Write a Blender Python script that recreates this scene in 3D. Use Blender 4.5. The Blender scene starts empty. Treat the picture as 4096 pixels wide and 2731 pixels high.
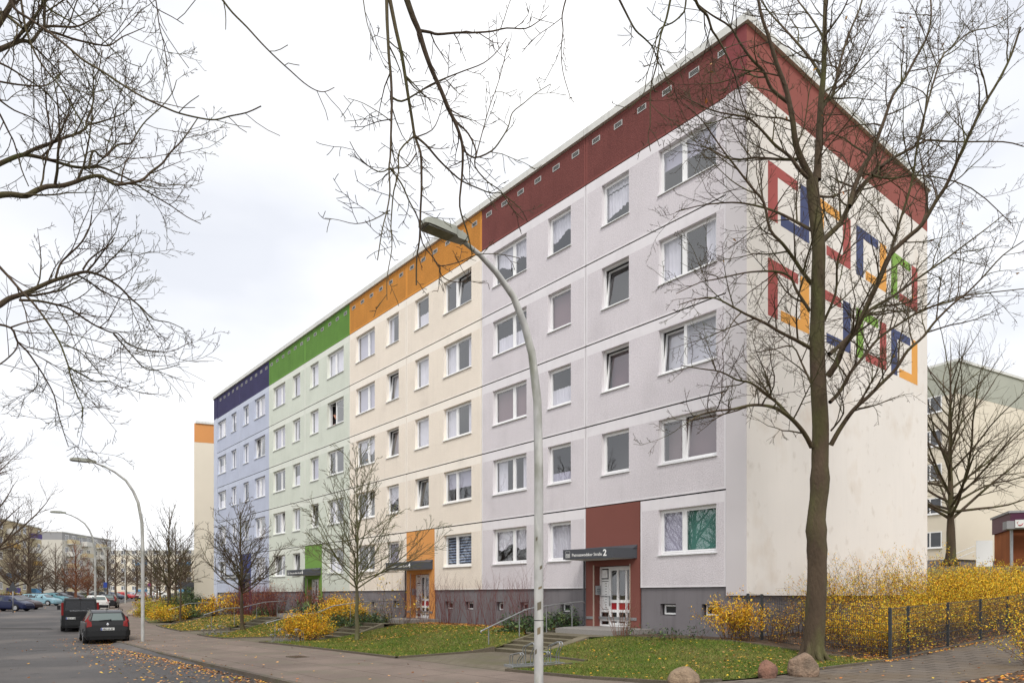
import bpy, bmesh, math, random
import numpy as np
from mathutils import Matrix, Vector
R = math.radians
# ------------------------------------------------------------------ frame of the place
F, CX, HY, EYE = 2796., 2048., 2381., 1.9
U, N = (.6350, -.7726), (.7726, .6350)          # along the facade, into the building
P0 = (295 / F * 24.27, 24.27)
ANG = math.atan2(U[1], U[0])
def st(s, t): return (P0[0] + U[0]*s + N[0]*t, P0[1] + U[1]*s + N[1]*t)
def ts(x, y):
    dx, dy = x - P0[0], y - P0[1]
    return (dx*U[0] + dy*U[1], dx*N[0] + dy*N[1])
def lerp(v, tab):
    if v <= tab[0][0]: return tab[0][1]
    for (a, fa), (b, fb) in zip(tab, tab[1:]):
        if v <= b: return fa + (fb - fa) * (v - a) / (b - a)
    return tab[-1][1]
def smooth(v):
    v = max(0., min(1., v)); return v*v*(3 - 2*v)
ZR = [(-200, 1.6), (-120, 1.1), (-86, .6), (-60, .35), (-45, 0.), (-30, -.25), (-18, -.25), (-8, -.08), (2, .05), (15, .15)]
TK = [(-200, 36), (-140, 17), (-114, 8.4), (-92, 1.9), (-70, -3.8), (-40, -9.5), (-17, -11.2), (-8, -11.7), (2, -11.9), (15, -11.9)]
TB = [(-200, 41), (-140, 21), (-114, 12.4), (-92, 5.8), (-70, 0.), (-40, -5.7), (-30, -6.7), (-16, -7.5), (-10, -7.6), (5, -7.9), (9, -7.3), (10.2, -6.2), (16, -6.)]
def h(s, t):
    zr = lerp(s, ZR); tk = lerp(s, TK); tb = lerp(s, TB)
    if t < tk: return zr
    pav = zr + .12 + .015*(t - tk)
    top = .70 - .12*smooth((-14 - s)/20) - .35*smooth((s - 6.3)/3.4) + .03*max(0, min(t, 12))
    if s < -44: top = pav + .3
    r = smooth((t + 5.9 - .5*smooth((s - 6)/3))/4.2) if s > -44 else smooth((t - tb)/5.)
    z = pav*(1 - r) + top*r
    z += 2.75*smooth((t - 10)/18)*smooth((s + 30)/12)
    return z
def gz(x, y): return h(*ts(x, y))
def gp(px, py, off=0.):
    """the point of the ground seen at photo pixel px, py"""
    q = (px - CX)/F; z = 0.
    for _ in range(40):
        D = min((EYE - z)*F/max(py - HY, 4.), 400); z = .5*z + .5*(h(*ts(q*D, D)) + off)
    return q*D, D, z
def pp(px, py, D): return ((px - CX)/F*D, D, EYE + (HY - py)/F*D)

sc = bpy.context.scene
COL = sc.collection
WM = {}
STM = Matrix.Translation((P0[0], P0[1], 0)) @ Matrix.Rotation(ANG, 4, 'Z')

# ------------------------------------------------------------------ materials
def lin(c): return tuple(((v/255.)/12.92 if v/255. <= .04045 else ((v/255. + .055)/1.055)**2.4) for v in c)
MATS = {}
def M(name, c, rough=.8, var=None, bump=None, metal=0., c2=None, spec=.3, grain=None, stretch=None, coat=0., streak=0.):
    """c sRGB 0-255; var=(scale, amount) soft variation; c2=(colour, scale, lo, hi) patches; bump=(scale, strength, distance)"""
    if name in MATS: return MATS[name]
    m = bpy.data.materials.new(name); m.use_nodes = True; nt = m.node_tree; b = nt.nodes['Principled BSDF']
    b.inputs['Roughness'].default_value = rough; b.inputs['Metallic'].default_value = metal
    b.inputs['Specular IOR Level'].default_value = spec; b.inputs['Coat Weight'].default_value = coat
    L = nt.links.new; N_ = nt.nodes.new
    tc = N_('ShaderNodeTexCoord'); vec = tc.outputs['Object']
    if stretch:
        mp = N_('ShaderNodeMapping'); mp.inputs['Scale'].default_value = stretch; L(vec, mp.inputs['Vector']); vec = mp.outputs['Vector']
    col = lin(c) + (1,)
    cur = None
    def noise(scale, det=4):
        n = N_('ShaderNodeTexNoise'); n.inputs['Scale'].default_value = scale; n.inputs['Detail'].default_value = det; L(vec, n.inputs['Vector']); return n.outputs['Fac']
    def mix(a, bb, f, mode='MIX'):
        x = N_('ShaderNodeMix'); x.data_type = 'RGBA'; x.blend_type = mode
        for i, v in ((6, a), (7, bb)):
            if isinstance(v, tuple): x.inputs[i].default_value = v
            else: L(v, x.inputs[i])
        if isinstance(f, float): x.inputs[0].default_value = f
        else: L(f, x.inputs[0])
        return x.outputs[2]
    def ramp(f, lo, hi, a=0., bb=1.):
        r = N_('ShaderNodeMapRange'); r.inputs[1].default_value = lo; r.inputs[2].default_value = hi
        r.inputs[3].default_value = a; r.inputs[4].default_value = bb; L(f, r.inputs[0]); return r.outputs[0]
    if c2:
        for (cc, s_, lo, hi) in (c2 if isinstance(c2, list) else [c2]):
            cur = mix(cur or col, lin(cc) + (1,), ramp(noise(s_), lo, hi))
    if var:
        f = ramp(noise(var[0]), .3, .7, 1 - var[1], 1 + var[1])
        v = N_('ShaderNodeVectorMath'); v.operation = 'SCALE'
        if cur is None: v.inputs[0].default_value = col[:3]
        else: L(cur, v.inputs[0])
        L(f, v.inputs['Scale']); cur = v.outputs[0]
    if grain:
        f = ramp(noise(grain[0], 2), .35, .65, 1 - grain[1], 1 + grain[1])
        v = N_('ShaderNodeVectorMath'); v.operation = 'SCALE'
        if cur is None: v.inputs[0].default_value = col[:3]
        else: L(cur, v.inputs[0])
        L(f, v.inputs['Scale']); cur = v.outputs[0]
    if streak:
        mp2 = N_('ShaderNodeMapping'); mp2.inputs['Scale'].default_value = (5., 5., .32); L(tc.outputs['Object'], mp2.inputs['Vector'])
        n = N_('ShaderNodeTexNoise'); n.inputs['Scale'].default_value = 1.; n.inputs['Detail'].default_value = 6; n.inputs['Roughness'].default_value = .65; L(mp2.outputs[0], n.inputs['Vector'])
        f = ramp(n.outputs['Fac'], .5, .74, 1., 1 - streak)
        v = N_('ShaderNodeVectorMath'); v.operation = 'SCALE'
        if cur is None: v.inputs[0].default_value = col[:3]
        else: L(cur, v.inputs[0])
        L(f, v.inputs['Scale']); cur = v.outputs[0]
    if cur is None: b.inputs['Base Color'].default_value = col
    else: L(cur, b.inputs['Base Color'])
    if bump:
        bp = N_('ShaderNodeBump'); bp.inputs['Strength'].default_value = bump[1]; bp.inputs['Distance'].default_value = bump[2]
        L(noise(bump[0]), bp.inputs['Height']); L(bp.outputs['Normal'], b.inputs['Normal'])
    MATS[name] = m; return m
def slabs(name, c, mortar, w, hh, bs, var=.08, rot=0., patch=None, grain=.1, offset=.5):
    """paving: slabs w x hh metres with dark joints"""
    m = M(name, c, .9, None, None)
    nt = m.node_tree; b = nt.nodes['Principled BSDF']; L = nt.links.new; N_ = nt.nodes.new
    tc = N_('ShaderNodeTexCoord'); mp = N_('ShaderNodeMapping'); mp.inputs['Rotation'].default_value = (0, 0, rot); L(tc.outputs['Object'], mp.inputs['Vector'])
    br = N_('ShaderNodeTexBrick'); br.inputs['Scale'].default_value = 1; br.inputs['Brick Width'].default_value = w; br.inputs['Row Height'].default_value = hh
    br.inputs['Mortar Size'].default_value = bs; br.inputs['Mortar Smooth'].default_value = .3; br.offset = offset
    a = lin(c); br.inputs['Color1'].default_value = tuple(x*(1 - var) for x in a) + (1,); br.inputs['Color2'].default_value = tuple(x*(1 + var) for x in a) + (1,)
    br.inputs['Mortar'].default_value = lin(mortar) + (1,); L(mp.outputs[0], br.inputs['Vector'])
    cur = br.outputs['Color']
    def sc_(cur, scale, lo, hi):
        n = N_('ShaderNodeTexNoise'); n.inputs['Scale'].default_value = scale; n.inputs['Detail'].default_value = 5; L(tc.outputs['Object'], n.inputs['Vector'])
        r = N_('ShaderNodeMapRange'); r.inputs[1].default_value = .3; r.inputs[2].default_value = .7; r.inputs[3].default_value = lo; r.inputs[4].default_value = hi; L(n.outputs['Fac'], r.inputs[0])
        v = N_('ShaderNodeVectorMath'); v.operation = 'SCALE'; L(cur, v.inputs[0]); L(r.outputs[0], v.inputs['Scale']); return v.outputs[0], n.outputs['Fac']
    cur, _ = sc_(cur, .7, .82, 1.16); cur, nf = sc_(cur, 45, 1 - grain, 1 + grain)
    if patch:
        n = N_('ShaderNodeTexNoise'); n.inputs['Scale'].default_value = patch[1]; n.inputs['Detail'].default_value = 6; L(tc.outputs['Object'], n.inputs['Vector'])
        r = N_('ShaderNodeMapRange'); r.inputs[1].default_value = patch[2]; r.inputs[2].default_value = patch[3]; L(n.outputs['Fac'], r.inputs[0])
        x = N_('ShaderNodeMix'); x.data_type = 'RGBA'; L(r.outputs[0], x.inputs[0]); L(cur, x.inputs[6]); x.inputs[7].default_value = lin(patch[0]) + (1,); cur = x.outputs[2]
    L(cur, b.inputs['Base Color'])
    bp = N_('ShaderNodeBump'); bp.inputs['Strength'].default_value = .4; bp.inputs['Distance'].default_value = .01; L(nf, bp.inputs['Height']); L(bp.outputs[0], b.inputs['Normal'])
    return m
def glass_mat(name='window_glass', f0=.13, tint=(.95, .96, .98)):
    m = bpy.data.materials.new(name); m.use_nodes = True; nt = m.node_tree; nt.nodes.clear(); L = nt.links.new; N_ = nt.nodes.new
    o = N_('ShaderNodeOutputMaterial'); mx = N_('ShaderNodeMixShader'); lw = N_('ShaderNodeLayerWeight'); lw.inputs['Blend'].default_value = .5
    p = N_('ShaderNodeMath'); p.operation = 'POWER'; p.inputs[1].default_value = 4.; L(lw.outputs['Facing'], p.inputs[0])
    q = N_('ShaderNodeMath'); q.operation = 'MULTIPLY_ADD'; q.inputs[1].default_value = 1 - f0; q.inputs[2].default_value = f0; L(p.outputs[0], q.inputs[0])
    g = N_('ShaderNodeBsdfGlossy'); g.inputs['Roughness'].default_value = .0; g.inputs['Color'].default_value = (.97, .98, 1, 1)
    t = N_('ShaderNodeBsdfTransparent'); t.inputs['Color'].default_value = tint + (1,)
    tc = N_('ShaderNodeTexCoord'); n = N_('ShaderNodeTexNoise'); n.inputs['Scale'].default_value = .9; n.inputs['Detail'].default_value = 1
    bp = N_('ShaderNodeBump'); bp.inputs['Strength'].default_value = .12; bp.inputs['Distance'].default_value = .02
    L(tc.outputs['Object'], n.inputs['Vector']); L(n.outputs['Fac'], bp.inputs['Height']); L(bp.outputs[0], g.inputs['Normal'])
    L(q.outputs[0], mx.inputs[0]); L(t.outputs[0], mx.inputs[1]); L(g.outputs[0], mx.inputs[2]); L(mx.outputs[0], o.inputs[0])
    return m
GLASS = glass_mat()

# ------------------------------------------------------------------ mesh builder
class MB:
    def __init__(s): s.v = []; s.f = []; s.m = []; s.sm = []
    def poly(s, pts, m=0, sm=False):
        i = len(s.v); s.v += [tuple(p) for p in pts]; s.f.append(tuple(range(i, i + len(pts)))); s.m.append(m); s.sm.append(sm)
    def box(s, x0, x1, y0, y1, z0, z1, m=0, skip=''):
        i = len(s.v); s.v += [(x0,y0,z0),(x1,y0,z0),(x1,y1,z0),(x0,y1,z0),(x0,y0,z1),(x1,y0,z1),(x1,y1,z1),(x0,y1,z1)]
        for k, q in (('b',(3,2,1,0)),('t',(4,5,6,7)),('f',(0,1,5,4)),('r',(1,2,6,5)),('k',(2,3,7,6)),('l',(3,0,4,7))):
            if k in skip: continue
            s.f.append(tuple(i + a for a in q)); s.m.append(m); s.sm.append(False)
    def prism(s, pl, z0, z1, m=0):
        """plan polygon (ccw) between heights; z0 z1 may be functions of (x, y)"""
        a = z0 if callable(z0) else (lambda x, y: z0); b = z1 if callable(z1) else (lambda x, y: z1)
        n = len(pl); i = len(s.v)
        s.v += [(x, y, a(x, y)) for x, y in pl] + [(x, y, b(x, y)) for x, y in pl]
        s.f.append(tuple(i + k for k in range(n - 1, -1, -1))); s.f.append(tuple(i + n + k for k in range(n)))
        s.m += [m, m]; s.sm += [False, False]
        for k in range(n):
            j = (k + 1) % n; s.f.append((i + k, i + j, i + n + j, i + n + k)); s.m.append(m); s.sm.append(False)
    def tube(s, pts, rad, n=6, m=0, cap=False, sm=True):
        k = len(pts)
        if isinstance(rad, (int, float)): rad = [rad]*k
        i0 = len(s.v); px = py = pz = None
        cs = [(math.cos(2*math.pi*j/n), math.sin(2*math.pi*j/n)) for j in range(n)]
        for a in range(k):
            p = pts[a]; q = pts[min(a + 1, k - 1)]; r = pts[max(a - 1, 0)]
            tx, ty, tz = q[0]-r[0], q[1]-r[1], q[2]-r[2]
            l = math.sqrt(tx*tx + ty*ty + tz*tz) or 1.; tx /= l; ty /= l; tz /= l
            if px is None:
                if abs(tz) < .9: px, py, pz = -ty, tx, 0.
                else: px, py, pz = 1., 0., 0.
            d = px*tx + py*ty + pz*tz; px -= d*tx; py -= d*ty; pz -= d*tz
            l = math.sqrt(px*px + py*py + pz*pz) or 1.; px /= l; py /= l; pz /= l
            bx, by, bz = ty*pz - tz*py, tz*px - tx*pz, tx*py - ty*px
            rr = rad[a]
            for c, sn in cs: s.v.append((p[0] + rr*(c*px + sn*bx), p[1] + rr*(c*py + sn*by), p[2] + rr*(c*pz + sn*bz)))
        for a in range(k - 1):
            b0 = i0 + a*n
            for j in range(n):
                j2 = (j + 1) % n; s.f.append((b0 + j, b0 + j2, b0 + n + j2, b0 + n + j)); s.m.append(m); s.sm.append(sm)
        if cap:
            s.f.append(tuple(i0 + j for j in range(n - 1, -1, -1))); s.f.append(tuple(i0 + (k-1)*n + j for j in range(n)))
            s.m += [m, m]; s.sm += [False, False]
    def add(s, o, f=None):
        i = len(s.v); s.v += [f(p) for p in o.v] if f else o.v; s.f += [tuple(i + a for a in q) for q in o.f]; s.m += o.m; s.sm += o.sm
    def build(s, name, mats, parent=None, frame='local', base=None, **tags):
        """frame: coordinates the vertices are in: 'local' of the parent, 'w' world, 'st' street frame. base: world (x,y,z) of a top-level object's origin"""
        me = bpy.data.meshes.new(name); v = np.array(s.v, dtype=float)
        if frame == 'st': v = v @ np.array(STM.to_3x3()).T + np.array(STM.translation)
        if parent is not None:
            W = WM[parent.name]
            if frame != 'local':
                I = W.inverted(); v = v @ np.array(I.to_3x3()).T + np.array(I.translation)
        else:
            W = Matrix.Identity(4)
            if frame == 'st':
                b = base or (P0[0], P0[1], 0); W = Matrix.Translation(b) @ Matrix.Rotation(ANG, 4, 'Z')
            elif base: W = Matrix.Translation(base)
            if frame != 'local' : I = W.inverted(); v = v @ np.array(I.to_3x3()).T + np.array(I.translation)
        me.from_pydata(v.tolist(), [], s.f)
        me.polygons.foreach_set('material_index', s.m); me.polygons.foreach_set('use_smooth', s.sm)
        for m in (mats if isinstance(mats, (list, tuple)) else [mats]): me.materials.append(m)
        me.update(); o = bpy.data.objects.new(name, me); COL.objects.link(o)
        if parent is not None: o.parent = parent
        else: o.matrix_world = W
        WM[o.name] = W.copy(); tag(o, **tags); return o
def tag(o, label=None, category=None, group=None, kind=None):
    for k, v in (('label', label), ('category', category), ('group', group), ('kind', kind)):
        if v: o[k] = v
    return o
def thing(name, label, cat, loc=(0,0,0), rot=0., group=None, kind=None):
    o = bpy.data.objects.new(name, None); COL.objects.link(o); o.location = loc; o.rotation_euler = (0, 0, rot); o.empty_display_size = .3
    WM[o.name] = Matrix.Translation(loc) @ Matrix.Rotation(rot, 4, 'Z'); return tag(o, label, cat, group, kind)
def dup(root, loc, rot=0., scale=1., label=None, group=None, swap=None):
    r = root.copy(); COL.objects.link(r); r.location = loc; r.rotation_euler = (0, 0, rot)
    r.scale = (scale,)*3 if not isinstance(scale, tuple) else scale
    if label: r['label'] = label
    if group: r['group'] = group
    def rec(a, b):
        for ch in a.children:
            c = ch.copy(); COL.objects.link(c); c.parent = b
            if swap and c.data and any(m in swap for m in c.data.materials):
                c.data = c.data.copy()
                for i, m in enumerate(c.data.materials):
                    if m in swap: c.data.materials[i] = swap[m]
            rec(ch, c)
    rec(root, r); return r
def text_mesh(body, size, bold=0., align='LEFT'):
    cu = bpy.data.curves.new('lettering', 'FONT'); cu.body = body; cu.size = size; cu.extrude = .004; cu.offset = bold; cu.align_x = align; cu.resolution_u = 3
    o = bpy.data.objects.new('lettering_source', cu); COL.objects.link(o); bpy.context.view_layer.update()
    me = bpy.data.meshes.new_from_object(o.evaluated_get(bpy.context.evaluated_depsgraph_get()))
    mb = MB(); mb.v = [tuple(v.co) for v in me.vertices]; mb.f = [tuple(p.vertices) for p in me.polygons]; mb.m = [0]*len(mb.f); mb.sm = [False]*len(mb.f)
    bpy.data.objects.remove(o); bpy.data.curves.remove(cu); bpy.data.meshes.remove(me); return mb
# ------------------------------------------------------------------ the long apartment building
WHITE = M('white_plastic', (236, 236, 236), .35, spec=.5)
SILLM = M('sill_metal', (226, 228, 228), .4, spec=.5)
JOINT = M('joint_dark', (18, 17, 17), .9); VENTM = M('vent_grey', (176, 176, 174), .6)
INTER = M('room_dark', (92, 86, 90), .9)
CONC = M('parapet_plaster', streak=.16, c=(212, 212, 208), rough=.85, var=(1.2, .05))
PLINTH = M('plinth_plaster', streak=.16, c=(122, 118, 121), rough=.85, var=(.8, .05), bump=(60, .3, .004))
GABLE = M('gable_plaster', streak=.035, c=(228, 223, 217), rough=.9, var=(.35, .03), bump=(50, .35, .004), c2=[((206, 194, 180), .7, .55, .85), ((200, 192, 182), 2.6, .62, .9)])
STRIP = M('edge_plaster', (207, 202, 204), .9, var=(.5, .03), bump=(50, .35, .004))
DARKM = M('canopy_metal', (66, 68, 74), .45, metal=.0, spec=.5)
STEEL = M('galvanised_steel', (158, 160, 162), .4, metal=.6, var=(6, .12))
GRANITE = M('granite', (140, 136, 132), .6, grain=(90, .35))
DGLASS = M('dark_glass', (28, 30, 34), .05, spec=.9)
def sect(tagn, rough, smoothc, attic, door):
    return dict(rough=M('rough_plaster_' + tagn, rough, .95, var=(.6, .035), grain=(26, .09), bump=(32, .9, .018), streak=.05, c2=(tuple(int(v*.95) for v in rough), .8, .52, .85)),
                smooth=M('smooth_plaster_' + tagn, smoothc, .85, streak=.06, var=(.5, .03), c2=(tuple(int(v*.95) for v in smoothc), 1.1, .52, .8)),
                attic=M('attic_plaster_' + tagn, attic, .9, var=(1.0, .10), grain=(20, .16), bump=(24, .9, .02), streak=.15),
                asm=M('attic_border_' + tagn, tuple(min(255, int(v*1.13)) for v in attic), .85, var=(1, .05)),
                door=M('entrance_plaster_' + tagn, door, .85, var=(.7, .04), bump=(60, .2, .003)))
SECTS = [(0, sect('grey', (212, 206, 210), (225, 221, 224), (112, 64, 60), (124, 76, 68))),
         (-12, sect('cream', (234, 223, 209), (241, 233, 222), (192, 130, 58), (216, 152, 88))),
         (-24, sect('mint', (210, 215, 203), (220, 223, 213), (94, 134, 60), (114, 152, 72))),
         (-36, sect('blue', (186, 192, 210), (194, 200, 216), (58, 55, 90), (70, 78, 128)))]
NET = M('net_curtain', (214, 211, 218), .95, var=(3, .05))
BLINDM = M('roller_blind', (176, 172, 188), .9)
GREENC = M('green_curtain', (82, 132, 120), .9, var=(6, .15))
ZEBRA = M('blue_slat_blind', (150, 165, 190), .8)
PURP = M('brown_blind', (128, 106, 110), .9)
bld = thing('apartment_building', 'long apartment block with grey, cream, mint and blue sections and square frames on its gable', 'building', (P0[0], P0[1], 0), ANG)
def cells(mb, x0, x1, z0, z1, ops, top, mar, y=0.):
    """panel front with openings ops=[(xa,xb,za,zb)], smooth (1) margins and band above top, rough (0) between"""
    xs = sorted({x0, x0 + mar, x1 - mar, x1} | {v for o in ops for v in o[:2]}); zs = sorted({z0, z0 + mar, z1} | ({top} if top else {z1 - mar}) | {v for o in ops for v in o[2:]})
    for a, b in zip(xs, xs[1:]):
        for c, d in zip(zs, zs[1:]):
            xm, zm = (a + b)/2, (c + d)/2
            if any(o[0] < xm < o[1] and o[2] < zm < o[3] for o in ops): continue
            edge = xm < x0 + mar or xm > x1 - mar or zm < z0 + mar or (zm > top if top else zm > z1 - mar)
            mb.poly([(a, y, c), (b, y, c), (b, y, d), (a, y, d)], 1 if edge else 0)
    e = y + .035
    for q in ([(x0,y,z1),(x1,y,z1),(x1,e,z1),(x0,e,z1)], [(x0,e,z0),(x1,e,z0),(x1,y,z0),(x0,y,z0)], [(x1,y,z0),(x1,e,z0),(x1,e,z1),(x1,y,z1)], [(x0,e,z0),(x0,y,z0),(x0,y,z1),(x0,e,z1)]): mb.poly(q, 1)
def reveal(mb, o, y0, y1, m=1):
    a, b, c, d = o
    mb.poly([(a,y0,c),(a,y1,c),(a,y1,d),(a,y0,d)], m); mb.poly([(b,y1,c),(b,y0,c),(b,y0,d),(b,y1,d)], m)
    mb.poly([(a,y0,d),(a,y1,d),(b,y1,d),(b,y0,d)], m); mb.poly([(a,y1,c),(a,y0,c),(b,y0,c),(b,y1,c)], m)
def ring(mb, x0, x1, z0, z1, w, y0, y1, m=0, xf=None):
    t = MB(); t.box(x0, x0 + w, y0, y1, z0, z1); t.box(x1 - w, x1, y0, y1, z0, z1); t.box(x0 + w, x1 - w, y0, y1, z0, z0 + w); t.box(x0 + w, x1 - w, y0, y1, z1 - w, z1)
    mb.add(t, xf)
def window(parent, x0, x1, z0, z1, split=None, tilt=None, cur='net', y=.14, rng=random, swing=None, sill=True, sm=None):
    fr = MB(); ring(fr, x0, x1, z0, z1, .055, y, y + .07)
    parts = [(x0 + .055, x1 - .055)]
    if split: fr.box(split - .03, split + .03, y, y + .07, z0 + .055, z1 - .055); parts = [(x0 + .055, split - .03), (split + .03, x1 - .055)]
    gl = MB()
    for i, (a, b) in enumerate(parts):
        zb, yb = z0 + .055, y + .03
        if swing is not None and i == swing:
            ca, sa = math.cos(R(78)), math.sin(R(78))
            xf = lambda p, a=a, yb=yb: (a + (p[0]-a)*ca - (p[1]-yb)*sa, yb + .06 + (p[0]-a)*sa + (p[1]-yb)*ca, p[2])
        elif tilt is not None and i == tilt:
            an = R(6.5); ca, sa = math.cos(an), math.sin(an)
            xf = lambda p, zb=zb, yb=yb: (p[0], yb + .03 + (p[2]-zb)*sa + (p[1]-yb)*ca, zb + (p[2]-zb)*ca - (p[1]-yb)*sa)
        else: xf = None
        ring(fr, a + .002, b - .002, z0 + .057, z1 - .057, .048, y - .012, y + .05, 0, xf)
        pv = [(a + .045, y + .012, z0 + .1), (b - .045, y + .012, z0 + .1), (b - .045, y + .012, z1 - .1), (a + .045, y + .012, z1 - .1)]
        gl.poly([xf(p) for p in pv] if xf else pv)
    w = fr.build('window', WHITE, parent); gl.build('pane', GLASS, w)
    if sill:
        s_ = MB(); s_.prism([(x0 - .03, -.05), (x1 + .03, -.05), (x1 + .03, y), (x0 - .03, y)], lambda a, b: z0 - .045 + .02*(b > 0), lambda a, b: z0 - .02 + .02*(b > 0))
        s_.build('sill', SILLM, w)
    c = MB(); yc = y + (.32 if tilt is not None else .115)
    def sheet(a, b, c0, c1, fold, fn=None, m=0, amp=.025):
        n = max(2, int((b - a)/.045)); i = len(c.v)
        for k in range(n + 1):
            u = a + (b - a)*k/n; yy = yc + (amp*math.sin(k*1.9 + a) + amp*.5*math.sin(k*.7) if fold else 0)
            bot = fn(u) if fn else c0
            c.v += [(u, yy, bot), (u, yy, c1)]
        for k in range(n): c.f.append((i+2*k, i+2*k+2, i+2*k+3, i+2*k+1)); c.m.append(m); c.sm.append(fold)
    a, b = x0 + .05, x1 - .05; mats = [NET]
    if cur == 'net': sheet(a, b, z0 + .04, z1 - .04, True)
    elif cur == 'lace':
        ph = rng.random()*6; sheet(a, b, 0, z1 - .04, True, lambda u: z0 + .45*(z1-z0) + .12*math.sin(u*5 + ph) + .03*abs(math.sin(u*22)))
    elif cur == 'wave': sheet(a, b, z0 + .3, z1 - .3, True, lambda u: z0 + .25 + .3*(u-a)/(b-a) + .05*abs(math.sin(u*18))); sheet(a, b, 0, z1 - .04, True, lambda u: z1 - .25)
    elif cur == 'cafe': sheet(a, b, z0 + .04, z0 + .5*(z1-z0), True)
    elif cur == 'low': sheet(a, b, z0 + .04, z0 + .42, True); mats = [BLINDM]
    elif cur == 'roller': sheet(a, b, z0 + .04, z1 - .04, False); mats = [rng.choice([BLINDM, BLINDM, NET])]
    elif cur == 'brown': sheet(a, b, z0 + .04, z1 - .04, False); mats = [PURP]
    elif cur == 'half': sheet(a, b, z0 + (z1-z0)*rng.uniform(.35, .7), z1 - .04, False); mats = [BLINDM]
    elif cur == 'zebra':
        k = z0 + .06
        while k < z1 - .08: c.box(a, b, yc, yc + .01, k, k + .065); k += .12
        mats = [ZEBRA]
    elif cur == 'green': sheet(a, split - .03, z0 + .04, z1 - .04, False); sheet(split + .03, b, z0 + .04, z1 - .04, False, m=1); mats = [BLINDM, GREENC]
    elif cur == 'part':
        sheet(a, a + .3*(b-a), z0 + .04, z1 - .04, True); sheet(b - .22*(b-a), b, z0 + .04, z1 - .04, True)
    if c.f: c.build('curtain', mats, w)
    return w
ZB = 2.134
rw = random.Random(5)
SPEC = {  # (section, column, floor): (curtain, tilt)   columns: 0 wide left, 1 narrow left, 2 narrow right, 3 wide right
 (0,0,4):('lace',None),(0,1,4):('lace',None),(0,2,4):('wave',None),(0,3,4):('half',None),(0,0,3):('cafe',None),(0,1,3):('brown',None),(0,2,3):('none',0),(0,3,3):('part',None),
 (0,0,2):('brown',None),(0,1,2):('cafe',None),(0,2,2):('brown',0),(0,3,2):('roller',0),(0,0,1):('part',None),(0,1,1):('low',None),(0,2,1):('none',None),(0,3,1):('brown',1),
 (0,0,0):('lace',None),(0,1,0):('net',None),(0,3,0):('green',None),
 (1,3,4):('none',1),(1,2,4):('cafe',None),(1,1,3):('net',0),(1,3,3):('part',None),(1,2,3):('net',None),(1,1,2):('brown',0),(1,2,2):('roller',None),(1,3,2):('part',None),(1,2,1):('none',0),(1,3,1):('half',None),
 (1,3,0):('zebra',None),(1,2,0):('net',None),(1,0,1):('part',1),(2,0,1):('part',1),(2,1,0):('none',0),(2,0,0):('none',0),(2,2,1):('none',0),(3,3,3):('none',0)}
glow = MB()
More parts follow.
